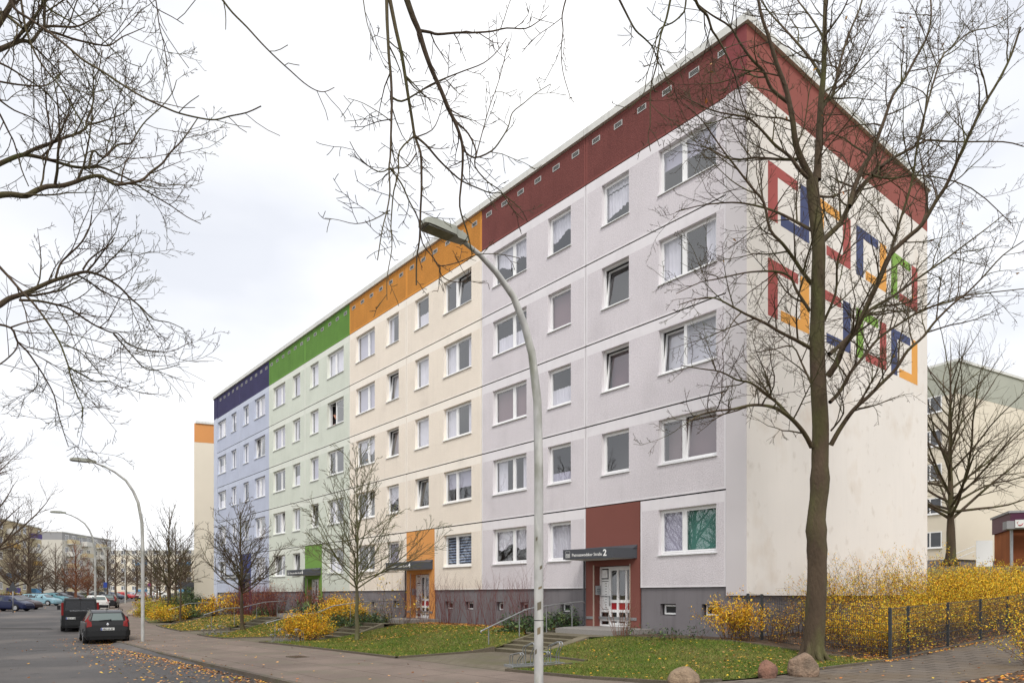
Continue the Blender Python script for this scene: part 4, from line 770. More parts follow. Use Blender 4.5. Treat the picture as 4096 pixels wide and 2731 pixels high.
b = st(-11.3, -1.4); bush('bare_shrub', 'tall thin shrub with pale yellow leaves in front of the orange doorway', (*b, h(-11.3, -1.4)), .7, 2.6, 9, 7, g, LEAFS, (1, 0, 1, 0, 6, 2), .13, sr=.007, low=.4)
# boulders
def boulder(label, px, py, w, hh, rot, mat, seed, asp=.8):
    rr = random.Random(seed); bm_ = bmesh.new(); bmesh.ops.create_icosphere(bm_, subdivisions=4, radius=1); ph = [rr.uniform(0, 6) for _ in range(6)]
    cuts = [norm((rr.gauss(0, 1), rr.gauss(0, 1), abs(rr.gauss(0, .8)))) for _ in range(9)]
    for v in bm_.verts:
        c = v.co
        for q in cuts:
            d = c.x*q[0] + c.y*q[1] + c.z*q[2]
            if d > .80: c -= Vector(q)*(d - .80)*.8
        n = 1 + .06*math.sin(3*c.x + ph[0]) + .05*math.sin(4*c.y + ph[1]) + .04*math.sin(5*c.z + ph[2]) + .02*math.sin(11*c.x + 9*c.y + ph[3])
        v.co = Vector((c.x*n*w/2, c.y*n*w/2*asp, c.z*n*hh*.62))
    me = bpy.data.meshes.new('boulder'); bm_.to_mesh(me); bm_.free(); me.materials.append(mat)
    for p in me.polygons: p.use_smooth = True
    x, y, z = gp(px, py); o = bpy.data.objects.new('boulder', me); COL.objects.link(o); o.location = (x, y + w*.2, z + hh*.35); o.rotation_euler = (0, 0, rot); tag(o, label, 'boulder', 'boulders along the lawn edge')
RK = lambda n, c, c2: M(n, c, .85, bump=(14, 1., .05), grain=(50, .16), c2=(c2, 3, .4, .7), var=(2, .12))
boulder('low wide beige boulder at the bottom edge of the lawn', 2748, 2745, .64, .36, .3, RK('rock_beige', (146, 126, 104), (112, 96, 80)), 4); boulder('reddish boulder, the middle one at the lawn edge', 3078, 2712, .47, .36, .8, RK('rock_red', (138, 102, 86), (104, 80, 70)), 9); boulder('largest boulder, square grey brown, nearest the maple trunk', 3222, 2706, .62, .48, -.3, RK('rock_brown', (140, 118, 100), (98, 86, 74)), 14)
boulder('small pale boulder by the pavement beyond the parked cars', 531, 2462, 1.0, .6, 0, RK('rock_pale', (172, 156, 146), (140, 128, 120)), 3)
# scattering
def inpoly(p, P):
    r = False; n = len(P)
    for i in range(n):
        a, b = P[i], P[i-1]
        if (a[1] > p[1]) != (b[1] > p[1]) and p[0] < (b[0]-a[0])*(p[1]-a[1])/(b[1]-a[1]) + a[0]: r = not r
    return r
fl = MB(); q = random.Random(77)
def strew(x0, x1, y0, y1, n, test=None, size=.075, w=(3, 3, 4, 2, 2, .3), off=.03):
    for _ in range(n):
        s, t = q.uniform(x0, x1), q.uniform(y0, y1)
        if test and not test(s, t): continue
        x, y = s, t; leaf(fl, (x, y, h(s, t) + off + q.random()*.012), size*q.uniform(.6, 1.3), q, q.choices(range(6), w)[0], .22, asp=.8)
L0, L1, L2, L3, L4 = LAWNS[0], LAWNS[1], LAWNS[2], LAWNS[3], LAWNS[4]
strew(-10.5, 1, -8, -1.5, 800, lambda s, t: inpoly((s, t), L0)); strew(-10.5, 1, -3.6, -1.4, 2600, lambda s, t: inpoly((s, t), L0) and q.random() < smooth((t + 3.7)/1.5)); strew(-9.2, -4.5, -6.8, -3, 1500, lambda s, t: inpoly((s, t), L0) and abs(t + 6.5 - (s + 9)*.8) < .9)
strew(-21, -11, -8, -1.5, 4200, lambda s, t: inpoly((s, t), L1), .09); strew(-34, -22, -8, -1.5, 4200, lambda s, t: inpoly((s, t), L2), .1); strew(-62, -34, -8, 3, 1200, lambda s, t: inpoly((s, t), L3), .1)
strew(3, 10, -7.9, 0, 1000, lambda s, t: inpoly((s, t), L4), .06, (4, 1, 3, 1, 4, 1)); strew(7.5, 10, -5, 0, 420, lambda s, t: inpoly((s, t), L4), .065, (4, 2, 3, 2, 2, .5))
strew(-10.6, -1, -1.7, -.3, 1700, None, .08, (3, 4, 3, 3, 1, .3)); strew(-33, -13, -1.9, -.3, 1500, None, .09, (3, 4, 3, 3, 1, .3)); strew(9.0, 10.2, -.6, 12, 2600, None, .07, (3, 4, 3, 4, 1, .3)); strew(6.3, 9.2, 0, 6, 1300, None, .07, (3, 3, 3, 4, 1, .3))
strew(12.5, 16, -5.6, 3, 2600, lambda s, t: s > 12.5 + .2, .075, (2, 4, 3, 5, 1, .3)); strew(10, 12.6, -5.6, 12, 110, None, .06)
strew(-30, 14, -1.6, 0, 6000, lambda s, t: False)
for _ in range(4200):   # gutter
    s = q.uniform(-24, 12); dt = -abs(q.gauss(0, .38)) - .05 if q.random() < .55 else -q.uniform(.05, 2.6)*q.random()**.6
    t = tk(s) + dt; leaf(fl, (s, t, lerp(s, ZR) + .012 + q.random()*.02), .07*q.uniform(.6, 1.3), q, q.choices(range(6), (2, 2, 6, 4, .6, .2))[0], .22, asp=.8)
for _ in range(260): s = q.uniform(-24, 10); t = tk(s) + q.random()**2*3.8; leaf(fl, (s, t, h(s, t) + .02), .065*q.uniform(.6, 1.3), q, q.choices(range(6), (2, 2, 6, 4, .6, .2))[0], .2, asp=.8)
for _ in range(220): s = q.uniform(-30, 8); t = tk(s) - q.uniform(1, 9); leaf(fl, (s, t, lerp(s, ZR) + .012), .08*q.uniform(.6, 1.3), q, q.choices(range(6), (2, 2, 6, 4, .6, .2))[0], .2, asp=.8)
for _ in range(1500): s = q.uniform(-95, -62); t = tk(s) - 11.5 + q.gauss(0, 1.8); leaf(fl, (s, t, lerp(s, ZR) + .03), .16*q.uniform(.6, 1.3), q, q.choices(range(6), (2, 2, 6, 4, .6, .2))[0], .2, asp=.8)
fl.build('fallen_leaves', LEAFS, None, 'st', label='yellow and brown leaves strewn on lawns, beds, gutter and path', category='leaves', kind='stuff')
gr_ = MB(); q = random.Random(5); GM = [M('grass_green', (98, 118, 40), .8, var=(5, .2)), M('grass_dry', (132, 126, 68), .85, var=(5, .2)), M('grass_dark', (66, 92, 30), .8, var=(5, .2))]
def blades(P, n, x0, x1, y0, y1, hh, w):
    for _ in range(n):
        s, t = q.uniform(x0, x1), q.uniform(y0, y1)
        if not inpoly((s, t), P): continue
        z = h(s, t) + .012; a = q.uniform(0, 6.28); c, d = math.cos(a)*w, math.sin(a)*w; l = hh*q.uniform(.5, 1.3); ex, ey = q.gauss(0, .6)*l, q.gauss(0, .6)*l
        pt = .5 + .5*math.sin(s*1.7 + 2*math.sin(t*1.3)); gr_.poly([(s - c, t - d, z), (s + c, t + d, z), (s + ex, t + ey, z + l)], 1 if q.random() < .16 + .34*pt else (2 if q.random() < .4 else 0))
blades(L4, 90000, 3, 10, -8, 0, .05, .006); blades(L0, 75000, -10.5, 1, -8, -1.5, .055, .008); blades(L1, 30000, -21, -11, -8, -1.5, .06, .011); blades(L2, 14000, -34, -22, -8, -1.5, .06, .015)
gr_.build('grass', GM, None, 'st', label='short green grass growing on the lawns before the building', category='grass', kind='stuff')
# ------------------------------------------------------------------ wire fence
FEN = M('fence_anthracite', (52, 56, 60), .5, spec=.5)
def fence(label, pts, hh, zf=None, frame='st', sp=.05, hsp=.2, capn=True, post=.03):
    t = thing('wire_fence', label, 'fence', (*st(*pts[0]), h(*pts[0])), ANG)
    for k, p in enumerate(pts):
        m = MB(); z = h(*p); m.box(p[0] - post, p[0] + post, p[1] - post*.7, p[1] + post*.7, z - .1, z + hh + .06); 
        for j in range(5): m.box(p[0] - post - .008, p[0] + post + .008, p[1] - post*.7 - .008, p[1] + post*.7 + .008, z + .1 + j*(hh-.15)/4, z + .13 + j*(hh-.15)/4)
        m.build('post', FEN, t, 'st')
    for a, b in zip(pts, pts[1:]):
        m = MB(); za, zb = h(*a) + .06, h(*b) + .06; L = math.hypot(b[0]-a[0], b[1]-a[1]); ux_, uy_ = (b[0]-a[0])/L, (b[1]-a[1])/L
        P = lambda d, z: (a[0] + ux_*d, a[1] + uy_*d, za + (zb-za)*d/L + z)
        k = 0.
        while k <= hh - .02: m.tube([P(.03, k), P(L - .03, k)], .0062, 4); k += hsp
        m.tube([P(.03, hh - .03), P(L - .03, hh - .03)], .0062, 4)
        d = .06
        while d < L - .04: m.tube([P(d, -.02), P(d, hh + .0)], .0034, 3, sm=False); d += sp
        m.build('wire_panel', FEN, t, 'st')
fence('dark wire mesh fence around the yellow hedge by the gable', [(6.3, -.02), (6.72, -.02), (8.35, .04), (10.0, .09), (9.97, 1.2), (9.96, 3.85), (9.95, 6.45), (9.9, 9.1), (9.85, 11.7)], 1.2)
fence('distant dark wire fence on the slope near the pizzeria', [(14.5, 24), (16.5, 25.5), (18.5, 27), (20.5, 28.5), (22.5, 30)], 1.0, sp=.1)
# ------------------------------------------------------------------ handrails and bicycle racks
def rail(label, e, posts, ends):
    """posts: (t, top z) ; ends: extra rail points before and after"""
    s = e + .3; t = thing('handrail', label, 'handrail', (*st(s, posts[0][0]), h(s, posts[0][0])), ANG, group='handrails beside the entrance steps')
    P = [(s, ends[0][0], ends[0][1] - .10), (s, ends[0][0] - .03, ends[0][1] - .03), (s, ends[0][0] + .05, ends[0][1])] + [(s, a, b) for a, b in ends[1]]
    m = MB(); m.tube(P, .021, 8, cap=True); m.build('rail', STEEL, t, 'st')
    for tt, zt in posts:
        m = MB(); z = h(s, tt); m.tube([(s - .06, tt, z - .1), (s - .06, tt, zt - .12), (s - .05, tt, zt - .08), (s, tt, zt - .01)], .018, 8); m.build('post', STEEL, t, 'st')
rail('galvanised handrail beside the steps to the red doorway', 0, [(-4.43, .99), (-3.21, 1.42), (-2.06, 1.57), (-.9, 1.64)], ((-4.75, .86), [(-3.0, 1.46), (-2.75, 1.5), (-1.6, 1.62), (-.5, 1.7), (-.35, 1.66)]))
zb_ = lambda e, t: h(e + .3, t)
rail('galvanised handrail running behind the big yellow bush', -12, [(-6.48, zb_(-12, -6.48) + .85), (-4.4, zb_(-12, -4.4) + .85), (-3.05, 1.56), (-2.0, 1.6)], ((-6.85, zb_(-12, -6.5) + .74), [(-5.4, 1.12), (-4.7, 1.14), (-3.9, 1.45), (-2.6, 1.62), (-1.1, 1.66)]))
rail('galvanised handrail over the leafy lawn, with a level middle stretch', -24, [(-5.55, zb_(-24, -5.55) + .8), (-4.3, 1.2), (-3.03, 1.4), (-1.82, 1.52)], ((-5.95, .86), [(-4.75, 1.2), (-3.95, 1.21), (-2.6, 1.52), (-1.7, 1.58), (-1., 1.6)]))
rail('far handrail among bushes below the blue doorway', -36, [(-4.5, 1.0), (-3., 1.35), (-1.8, 1.4)], ((-4.9, .95), [(-3.6, 1.35), (-1.5, 1.45), (-.8, 1.45)]))
def rack(label, s, t, rot, n=4, seed=0, hw=1.):
    z = h(s, t); T = thing('bicycle_rack', label, 'bicycle rack', (*st(s, t), z), ANG + rot, group='galvanised bicycle racks by the entrance paths')
    L = .35*(n - 1) + .3; b_ = MB()
    b_.box(-.20, -.16, 0, L, .02, .05); b_.box(.16, .20, 0, L, .02, .05); b_.box(-.2, .2, -.04, 0, .0, .06); b_.box(-.2, .2, L, L + .04, .0, .06); b_.build('base_frame', STEEL, T)
    for k in range(n):
        y = .15 + .35*k; H = (.34, .56)[k % 2]*hw
        for dy in (-.035, .035):
            m = MB(); m.tube([(-.19, y+dy, .05), (-.19, y+dy, H*.72), (-.15, y+dy, H*.8), (.22, y+dy, H*1.0), (.30, y+dy, H*.99), (.33, y+dy, H*.9), (.30, y+dy, H*.8), (.19, y+dy, H*.55), (.16, y+dy, H*.45), (.17, y+dy, .05)], .0125, 6); m.build('hoop', STEEL, T)
rack('bicycle rack beside the near lamp post, edge of the path', 4.7, -7.25, -.18)
rack('bicycle rack in front of the big yellow bush', -9.9, -7.3, -.9, 4); rack('small far bicycle rack by the leafy lawn, left of the bare tree', -19.6, -7.1, -1.0, 4, hw=.9)
# ------------------------------------------------------------------ street lamps
LPM = M('lamp_paint', (172, 172, 170), .6, var=(3, .10), c2=[((186, 186, 182), 6, .45, .6), ((122, 124, 108), 2.6, .5, .7)], stretch=(1, 1, .35)); HEADM = M('lamp_housing', (150, 152, 142), .5, var=(4, .1)); DIFF = M('lamp_diffuser', (96, 94, 84), .25, var=(5, .25), spec=.6); MARK = M('sticker_grey', (104, 98, 84), .8); TAPE = M('old_sticker', (120, 108, 86), .7)
def lamp(label, x, y, z, H=7.75, r=.074, stickers=False, arm=1.12):
    T = thing('street_lamp', label, 'street lamp', (x, y, z), ANG, group='curved street lamps along the pavement')
    k = H/7.75; off = [(0, -.2), (0, 2.5), (0, 4.0), (.03, 5.2), (.16, 6.05), (.33, 6.52), (.58, 6.96), (.96, 7.28), (1.3, 7.47), (1.68, 7.6)]
    m = MB(); P = [(0, -a*arm, b*k) for a, b in off]; m.tube(P, [r, r, r*.97, r*.92, r*.84, r*.78, r*.7, r*.6, r*.5, r*.42], 16); m.build('pole', LPM, T)
    m = MB(); m.tube([(0, 0, 1.995), (0, 0, 2.005)], r*1.03, 16); 
    hd = MB(); a = math.atan2(.04, .8)
    def sec(y, w, zt, zb_): return [(-w, y, zb_), (w, y, zb_), (w*.9, y, zt), (-w*.9, y, zt)]
    S_ = [sec(-1.58, .06, .035, -.045), sec(-1.65, .09, .06, -.06), sec(-1.80, .095, .075, -.065), sec(-1.86, .135, .09, -.05), sec(-2.28, .145, .08, -.04), sec(-2.39, .13, .055, -.035), sec(-2.43, .10, .03, -.03)]
    i = 0
    for q_ in S_: hd.v += [(x_, y_*arm, z_ + 7.63*k) for x_, y_, z_ in q_]
    for j in range(len(S_) - 1):
        for c in range(4): hd.f.append((4*j + c, 4*j + (c+1) % 4, 4*j + 4 + (c+1) % 4, 4*j + 4 + c)); hd.m.append(0); hd.sm.append(False)
    hd.f += [(3, 2, 1, 0), tuple(4*(len(S_)-1) + c for c in range(4))]; hd.m += [0, 0]; hd.sm += [False, False]
    ho = hd.build('lamp_head', HEADM, T)
    df = MB(); df.prism([(-.12, -2.37*arm), (.12, -2.37*arm), (.12, -1.88*arm), (-.12, -1.88*arm)], 7.63*k - .065, 7.63*k - .048); df.build('diffuser', DIFF, ho)
    if stickers:
        for (aa, z0, z1, w, mt_) in ((0., .95, 1.07, .7, TAPE), (.1, 1.38, 1.52, .9, MARK), (0, 1.20, 1.215, 2.9, JOINT), (.5, 2.1, 2.16, .6, MARK), (-.7, .6, .68, .5, MARK), (.3, 1.75, 1.79, .8, TAPE), (-.5, 2.6, 2.66, .4, MARK)):
            s = MB(); nn = 6
            for j in range(nn):
                p0, p1 = aa - w/2*1. + w*j/nn, aa - w/2 + w*(j+1)/nn; rr = r*1.004 + .0015; sl = .03 if w < 1 else 0
                s.poly([(rr*math.cos(p0 - R(40)), rr*math.sin(p0 - R(40)), z0 + sl*j/nn), (rr*math.cos(p1 - R(40)), rr*math.sin(p1 - R(40)), z0 + sl*(j+1)/nn), (rr*math.cos(p1 - R(40)), rr*math.sin(p1 - R(40)), z1 + sl*(j+1)/nn), (rr*math.cos(p0 - R(40)), rr*math.sin(p0 - R(40)), z1 + sl*j/nn)])
            s.build('sticker', mt_, T)
LD = 12.4; lamp('nearest curved street lamp, standing beside the steps and bicycle rack', (2155 - CX)/F*LD, LD, gz((2155 - CX)/F*LD, LD), 7.55, .082, True, 1.0)
for lb, px, D in (('curved street lamp right behind the black estate car', 571, 30.6), ('curved street lamp behind the dark van', 381, 50), ('curved street lamp rising beside the blue parking sign', 424, 77), ('distant curved street lamp standing on open pavement', 501, 97), ('farthest curved street lamp, mostly hidden by a nearer pole', 566, 118)):
    x = (px - CX)/F*D; lamp(lb, x, D, gz(x, D))
# ------------------------------------------------------------------ vehicles
TYRE = M('tyre_black', (34, 34, 35), .85); RIM = M('rim_alloy', (176, 178, 180), .35, metal=.8); CGL = M('car_glass', (40, 46, 50), .04, spec=1.0); BLK = M('bumper_black', (34, 35, 37), .6); HLM = M('headlight_glass', (206, 210, 212), .15, spec=.8); TLM = M('tail_light_red', (118, 14, 14), .45, spec=.3); PLT = M('plate_white', (222, 224, 222), .5); PLB = M('plate_blue', (40, 66, 160), .5); CHR = M('chrome', (206, 208, 210), .15, metal=1.)
def paint(n, c): return M('car_paint_' + n, c, .32, spec=.35, coat=.12)
SHAPES = {  # x, belt z, top z, half width, half width of roof
 'estate': (4.5, .885, [(-2.25,.50,.52,.72,.66),(-2.23,.80,.84,.84,.74),(-2.17,.96,1.02,.865,.70),(-2.02,.97,1.40,.875,.60),(-1.7,.96,1.475,.88,.60),(-.6,.94,1.50,.885,.62),(.25,.92,1.47,.885,.60),(.55,.91,1.38,.885,.60),(1.15,.93,1.0,.88,.74),(1.75,.84,.90,.86,.68),(2.12,.70,.76,.80,.60),(2.25,.50,.54,.66,.5)]),
 'hatch': (4.0, .86, [(-2.0,.50,.52,.70,.64),(-1.97,.82,.86,.82,.72),(-1.88,.96,1.04,.845,.66),(-1.66,.97,1.38,.855,.58),(-1.3,.96,1.46,.86,.59),(-.4,.94,1.49,.865,.60),(.35,.92,1.45,.865,.58),(.65,.91,1.35,.865,.58),(1.2,.92,.98,.85,.70),(1.65,.82,.87,.83,.64),(1.9,.68,.74,.77,.58),(2.0,.50,.53,.62,.48)]),
 'sedan': (4.5, .88, [(-2.25,.52,.54,.70,.64),(-2.2,.86,.9,.82,.72),(-2.0,.94,.98,.85,.74),(-1.45,.96,1.02,.87,.72),(-.95,.95,1.36,.88,.60),(-.4,.94,1.43,.885,.60),(.35,.92,1.40,.885,.58),(.65,.91,1.30,.885,.58),(1.25,.91,.97,.87,.72),(1.8,.82,.87,.85,.66),(2.15,.68,.73,.78,.58),(2.25,.5,.53,.64,.5)]),
 'van': (4.8, .95, [(-2.4,.50,.52,.80,.76),(-2.39,1.05,1.12,.93,.88),(-2.36,1.18,1.85,.945,.80),(-2.25,1.18,1.95,.95,.78),(-1.0,1.18,1.97,.95,.78),(.6,1.16,1.96,.95,.76),(1.0,1.14,1.86,.95,.74),(1.75,1.12,1.2,.93,.80),(2.15,.95,1.02,.90,.74),(2.38,.70,.76,.84,.66),(2.4,.5,.53,.72,.58)])}
def car(kind, label, px, D, head, pcol, rear=True, letters=False, z=None, group='cars parked along the street', glasscol=None, cat='car', name='parked_car'):
    L, W2, S = SHAPES[kind]; x = (px - CX)/F*D; y = D; a = math.atan2(head[1], head[0])
    T = thing(name, label, cat, (x, y, gz(x, y) if z is None else z), a, group)
    m = MB(); n = 10
    for (sx, zb, zt, hw, ht) in S:
        half = [(hw*.90, .20), (hw, .34), (hw*1.0, .60 if zb > .62 else zb*.9), (hw*.985, zb), (ht, zt)]
        m.v += [(sx, v[0], v[1]) for v in half] + [(sx, -v[0], v[1]) for v in half[::-1]]
    def prof(sx):
        for p, q in zip(S, S[1:]):
            if sx <= q[0]:
                f = (sx - p[0])/(q[0] - p[0]); return [p[i] + (q[i]-p[i])*f for i in range(5)]
        return list(S[-1])
    for k in range(len(S) - 1):
        for c in range(n): c2 = (c + 1) % n; m.f.append((k*n + c, k*n + c2, k*n + n + c2, k*n + n + c)); m.m.append(1 if c == 9 else 0); m.sm.append(False)
    m.f += [tuple(range(n - 1, -1, -1)), tuple((len(S)-1)*n + c for c in range(n))]; m.m += [0, 0]; m.sm += [False, False]
    body = m.build('body', [pcol, BLK], T)
    bv = body.modifiers.new('soft_edges', 'BEVEL'); bv.width = .035; bv.segments = 2; bv.limit_method = 'ANGLE'; bv.angle_limit = R(12)
    def quad(mb, x0, x1, f0, f1, sg, o=.006, mm=0):
        P = []
        for xx, f in ((x0, f0), (x1, f0), (x1, f1), (x0, f1)):
            _, zb, zt, hw, ht = prof(xx); P.append((xx, sg*(hw*.985 + (ht - hw*.985)*f + o), zb + (zt-zb)*f + o*.4))
        mb.poly(P if sg < 0 else P[::-1], mm)
    gm = glasscol or CGL
    wins = {'estate': [(-1.95, -1.2), (-1.12, -.22), (-.14, .62)], 'hatch': [(-1.5, -1.1), (-1.02, -.2), (-.12, .7)], 'sedan': [(-1.1, -.85), (-.8, -.15), (-.07, .68)], 'van': [(.5, 1.15)]}[kind]
    for sg in (-1, 1):
        g = MB()
        for x0, x1 in wins: quad(g, x0, x1, .08, .84, sg)
        g.build('window', gm, T, label=None)
    def across(mb, x0, z0, w0, x1, z1, w1, o=(0, 0), mm=0): mb.poly([(x0 + o[0], w0, z0 + o[1]), (x0 + o[0], -w0, z0 + o[1]), (x1 + o[0], -w1, z1 + o[1]), (x1 + o[0], w1, z1 + o[1])], mm)
    i = {'estate': (2, 3, 7, 8), 'hatch': (2, 3, 7, 8), 'sedan': (3, 4, 7, 8), 'van': (1, 2, 6, 7)}[kind]
    def pane(k0, k1, f0, f1, o, nm, mat, sh=.88):
        p, q = S[k0], S[k1]; g = MB(); X = lambda f: p[0] + (q[0]-p[0])*f; Z = lambda f: p[2] + (q[2]-p[2])*f; Wd = lambda f: (p[4] + (q[4]-p[4])*f)*sh
        across(g, X(f0), Z(f0), Wd(f0), X(f1), Z(f1), Wd(f1), o); g.build(nm, mat, T)
    pane(i[0], i[1], .06 if kind != 'van' else .12, .88 if kind != 'van' else .9, (-.014, .012), 'rear_window', M('rear_glass', (96, 110, 108), .08, spec=1.) if kind != 'van' else M('van_rear_panel', (24, 26, 32), .25, spec=.6))
    pane(i[3], i[2], .08, .9, (.02, .02), 'windscreen', gm)
    xw = L/2 - .88
    for sx in (-xw, xw):
        for sg in (-1, 1):
            w = MB(); yy = sg*(W2 - .085); w.tube([(sx, yy - .11, .31), (sx, yy - .09, .31), (sx, yy + .09, .31), (sx, yy + .11, .31)], [.27, .315, .315, .27], 20, cap=True); wo = w.build('wheel', TYRE, T)
            r1 = MB(); y2 = sg*(W2 + .028); r1.tube([(sx, y2 - sg*.012, .31), (sx, y2, .31)], [.20, .19], 16, cap=True)
            r1.build('rim', RIM, wo)
            ar = MB(); y3 = sg*(W2 + .004); pts = [(sx + .375*math.cos(R(10 + 160*q/12)), y3, .30 + .375*math.sin(R(10 + 160*q/12))) for q in range(13)]; ar.tube(pts, .022, 5); ar.build('wheel_arch', BLK if kind != 'van' else pcol, T)
    for sg in (-1, 1):
        t_ = MB()
        if kind in ('estate', 'hatch'):
            xr = S[1][0]; t_.v += [(xr - .022, sg*.60, .80), (xr - .022, sg*.80, .76), (xr + .10, sg*.87, .78), (S[2][0] - .018, sg*.62, .98), (S[2][0] - .01, sg*.76, 1.02), (S[2][0] + .10, sg*.85, 1.05), (S[3][0] - .03, sg*.60, 1.32), (S[3][0] + .02, sg*.675, 1.30)]
            t_.f += [(0, 1, 4, 3), (1, 2, 5, 4), (3, 4, 7, 6), (4, 5, 7)]; t_.m += [0]*4; t_.sm += [False]*4
        elif kind == 'van': t_.box(-2.415, -2.37, min(sg*.84, sg*.95), max(sg*.84, sg*.95), .95, 1.7)
        else: t_.box(-2.25, -2.1, min(sg*.55, sg*.84), max(sg*.55, sg*.84), .74, .86)
        t_.build('tail_light', TLM, T)
        hl = MB(); xf = S[-2][0]; hw = S[-2][3]; hl.prism([(xf + .02, sg*.42), (xf + .03, sg*.66), (xf - .22, sg*(hw + .045)), (xf - .26, sg*(hw - .1)), (xf - .1, sg*.45)][::(1 if sg > 0 else -1)], S[-2][1] - .12, S[-2][1] + .02); hl.build('headlight', HLM, T)
        mi = MB(); mx_ = .62 if kind != 'van' else 1.05; zz = S[5][1] + .06; mi.box(mx_, mx_ + .12, min(sg*(W2 + .02), sg*(W2 + .20)), max(sg*(W2 + .02), sg*(W2 + .20)), zz, zz + (.15 if kind != 'van' else .26)); mi.build('wing_mirror', BLK, T)
    bu = MB(); x0 = S[0][0]; bu.prism([(x0 - .05, -.70), (x0 + .12, -.90), (x0 + .3, -.90), (x0 + .3, .90), (x0 + .12, .90), (x0 - .05, .70)][::-1], .36, .60); bu.build('rear_bumper', BLK, T)
    bu = MB(); x1 = S[-1][0]; bu.prism([(x1 + .04, -.60), (x1 + .04, .60), (x1 - .18, .86), (x1 - .3, .86), (x1 - .3, -.86), (x1 - .18, -.86)], .30, .46); bu.build('front_bumper', pcol if kind != 'van' else BLK, T)
    pz, pxx = (.62, S[1][0] - .035) if kind != 'van' else (.72, S[1][0] - .03)
    p_ = MB(); yo = 0 if kind != 'van' else .45; p_.box(pxx - .01, pxx + .03, yo - .26, yo + .26, pz, pz + .11); p_.box(pxx - .013, pxx - .010, yo + .215, yo + .255, pz + .004, pz + .106, 1)
    lp = p_.build('license_plate', [PLT, PLB], T)
    if letters:
        tm = text_mesh(letters, .10, .002); le = MB(); w = max(v[0] for v in tm.v); le.add(tm, lambda v: (pxx - .014 - v[2], yo + .195 - v[0]*.42/w, pz + .018 + v[1])); le.build('plate_lettering', BLK, lp)
    if kind == 'estate':
        for sg in (-1, 1): rr = MB(); rr.tube([(-1.8, sg*.62, 1.47), (-1.7, sg*.62, 1.53), (.05, sg*.63, 1.545), (.2, sg*.62, 1.49)], .016, 6); rr.build('roof_rail', BLK, T)
    return T
pb = paint('black', (17, 18, 20)); HD = (-.64, .77)
b = gp(432, 2577); T = car('estate', 'black estate car parked at the kerb, seen from behind, in front of the van', 440 - 26, b[1] + 2.3, (-.565, .825), pb, letters='HRO UA 307')
e = MB(); xr = -2.235; e.poly([(xr - .012, 0, .80), (xr - .012, .055, .88), (xr + .01, 0, .96), (xr - .012, -.055, .88)][::-1]); e.build('emblem', CHR, T); e = MB(); e.tube([(-2.2, .32, 1.05), (-2.2, -.10, 1.08)], .012, 5); e.tube([(-2.205, -.12, 1.06), (-2.20, -.12, 1.1)], .03, 6, cap=True); e.build('rear_wiper', BLK, T); e = MB(); e.tube([(-1.72, 0, 1.48), (-1.95, 0, 1.66)], .007, 4); e.build('aerial', BLK, T)
b = gp(331, 2526); T = car('van', 'black van parked at the kerb in front of the black estate car', 331 - 14, b[1] + 2.0, (-.545, .838), paint('black', (17, 18, 20)), letters='HRO W 1205', cat='van', name='parked_van')
e = MB(); e.box(-2.43, -2.40, -.52, .52, 1.20, 1.225); e.build('trim_strip', CHR, T); e = MB(); e.box(-2.40, -2.388, -.012, .012, .62, 1.86); e.build('door_seam', BLK, T); e = MB(); e.box(-2.36, -2.3, -.06, .06, 1.93, 1.955); e.build('brake_light', TLM, T)
def pk(name, c): return paint(name, c)
car('hatch', 'white car half hidden beyond the black van', 380, 66, HD, pk('white', (206, 206, 202)))
car('hatch', 'small black car with red tail lights beyond the van, right of it', 436, 76, (-.42, .9), pk('black', (17, 18, 20)))
car('hatch', 'dark blue car at the left edge in the car park behind the warning sign', 38, 68, (1, .02), pk('dark_blue', (24, 32, 66)))
car('estate', 'dark maroon car second from the left edge in the car park', 68, 73, (1, .05), pk('maroon', (52, 36, 42)))
car('estate', 'light blue estate car parked side on in the car park', 166, 89, (1, .0), pk('light_blue', (126, 160, 172)))
car('sedan', 'teal car with its nose showing beside the light blue estate', 208, 103, (1, -.02), pk('teal', (98, 148, 158)))
car('sedan', 'dark grey car between the teal car and the dark van', 232, 112, (1, .02), pk('dark_grey', (60, 58, 62)))
car('hatch', 'brownish dark car above the roof of the black van, near the trees', 284, 122, (1, .05), pk('brown', (66, 54, 54)))
car('hatch', 'black car right of the tall lamp post above the van', 412, 128, (1, -.1), pk('black', (17, 18, 20))); car('sedan', 'dark car squeezed between the black and the red car', 448, 134, (1, -.15), pk('slate', (66, 74, 90)))
car('sedan', 'red car at the far side of the car park', 492, 142, (1, -.1), pk('red', (168, 38, 42))); car('hatch', 'silver car at the far side, right of the red car', 527, 150, (1, .1), pk('silver', (150, 154, 158)))
car('hatch', 'dark red car seen behind the pole of the second lamp', 572, 112, (-.3, .95), pk('dark_red', (84, 34, 38))); car('hatch', 'white car far away, right of the lamp pole, first of two', 604, 140, (-.3, .95), pk('white', (206, 206, 202))); car('hatch', 'white car far away at the end of the yellow hedge', 640, 150, (.9, .2), pk('white', (206, 206, 202)))
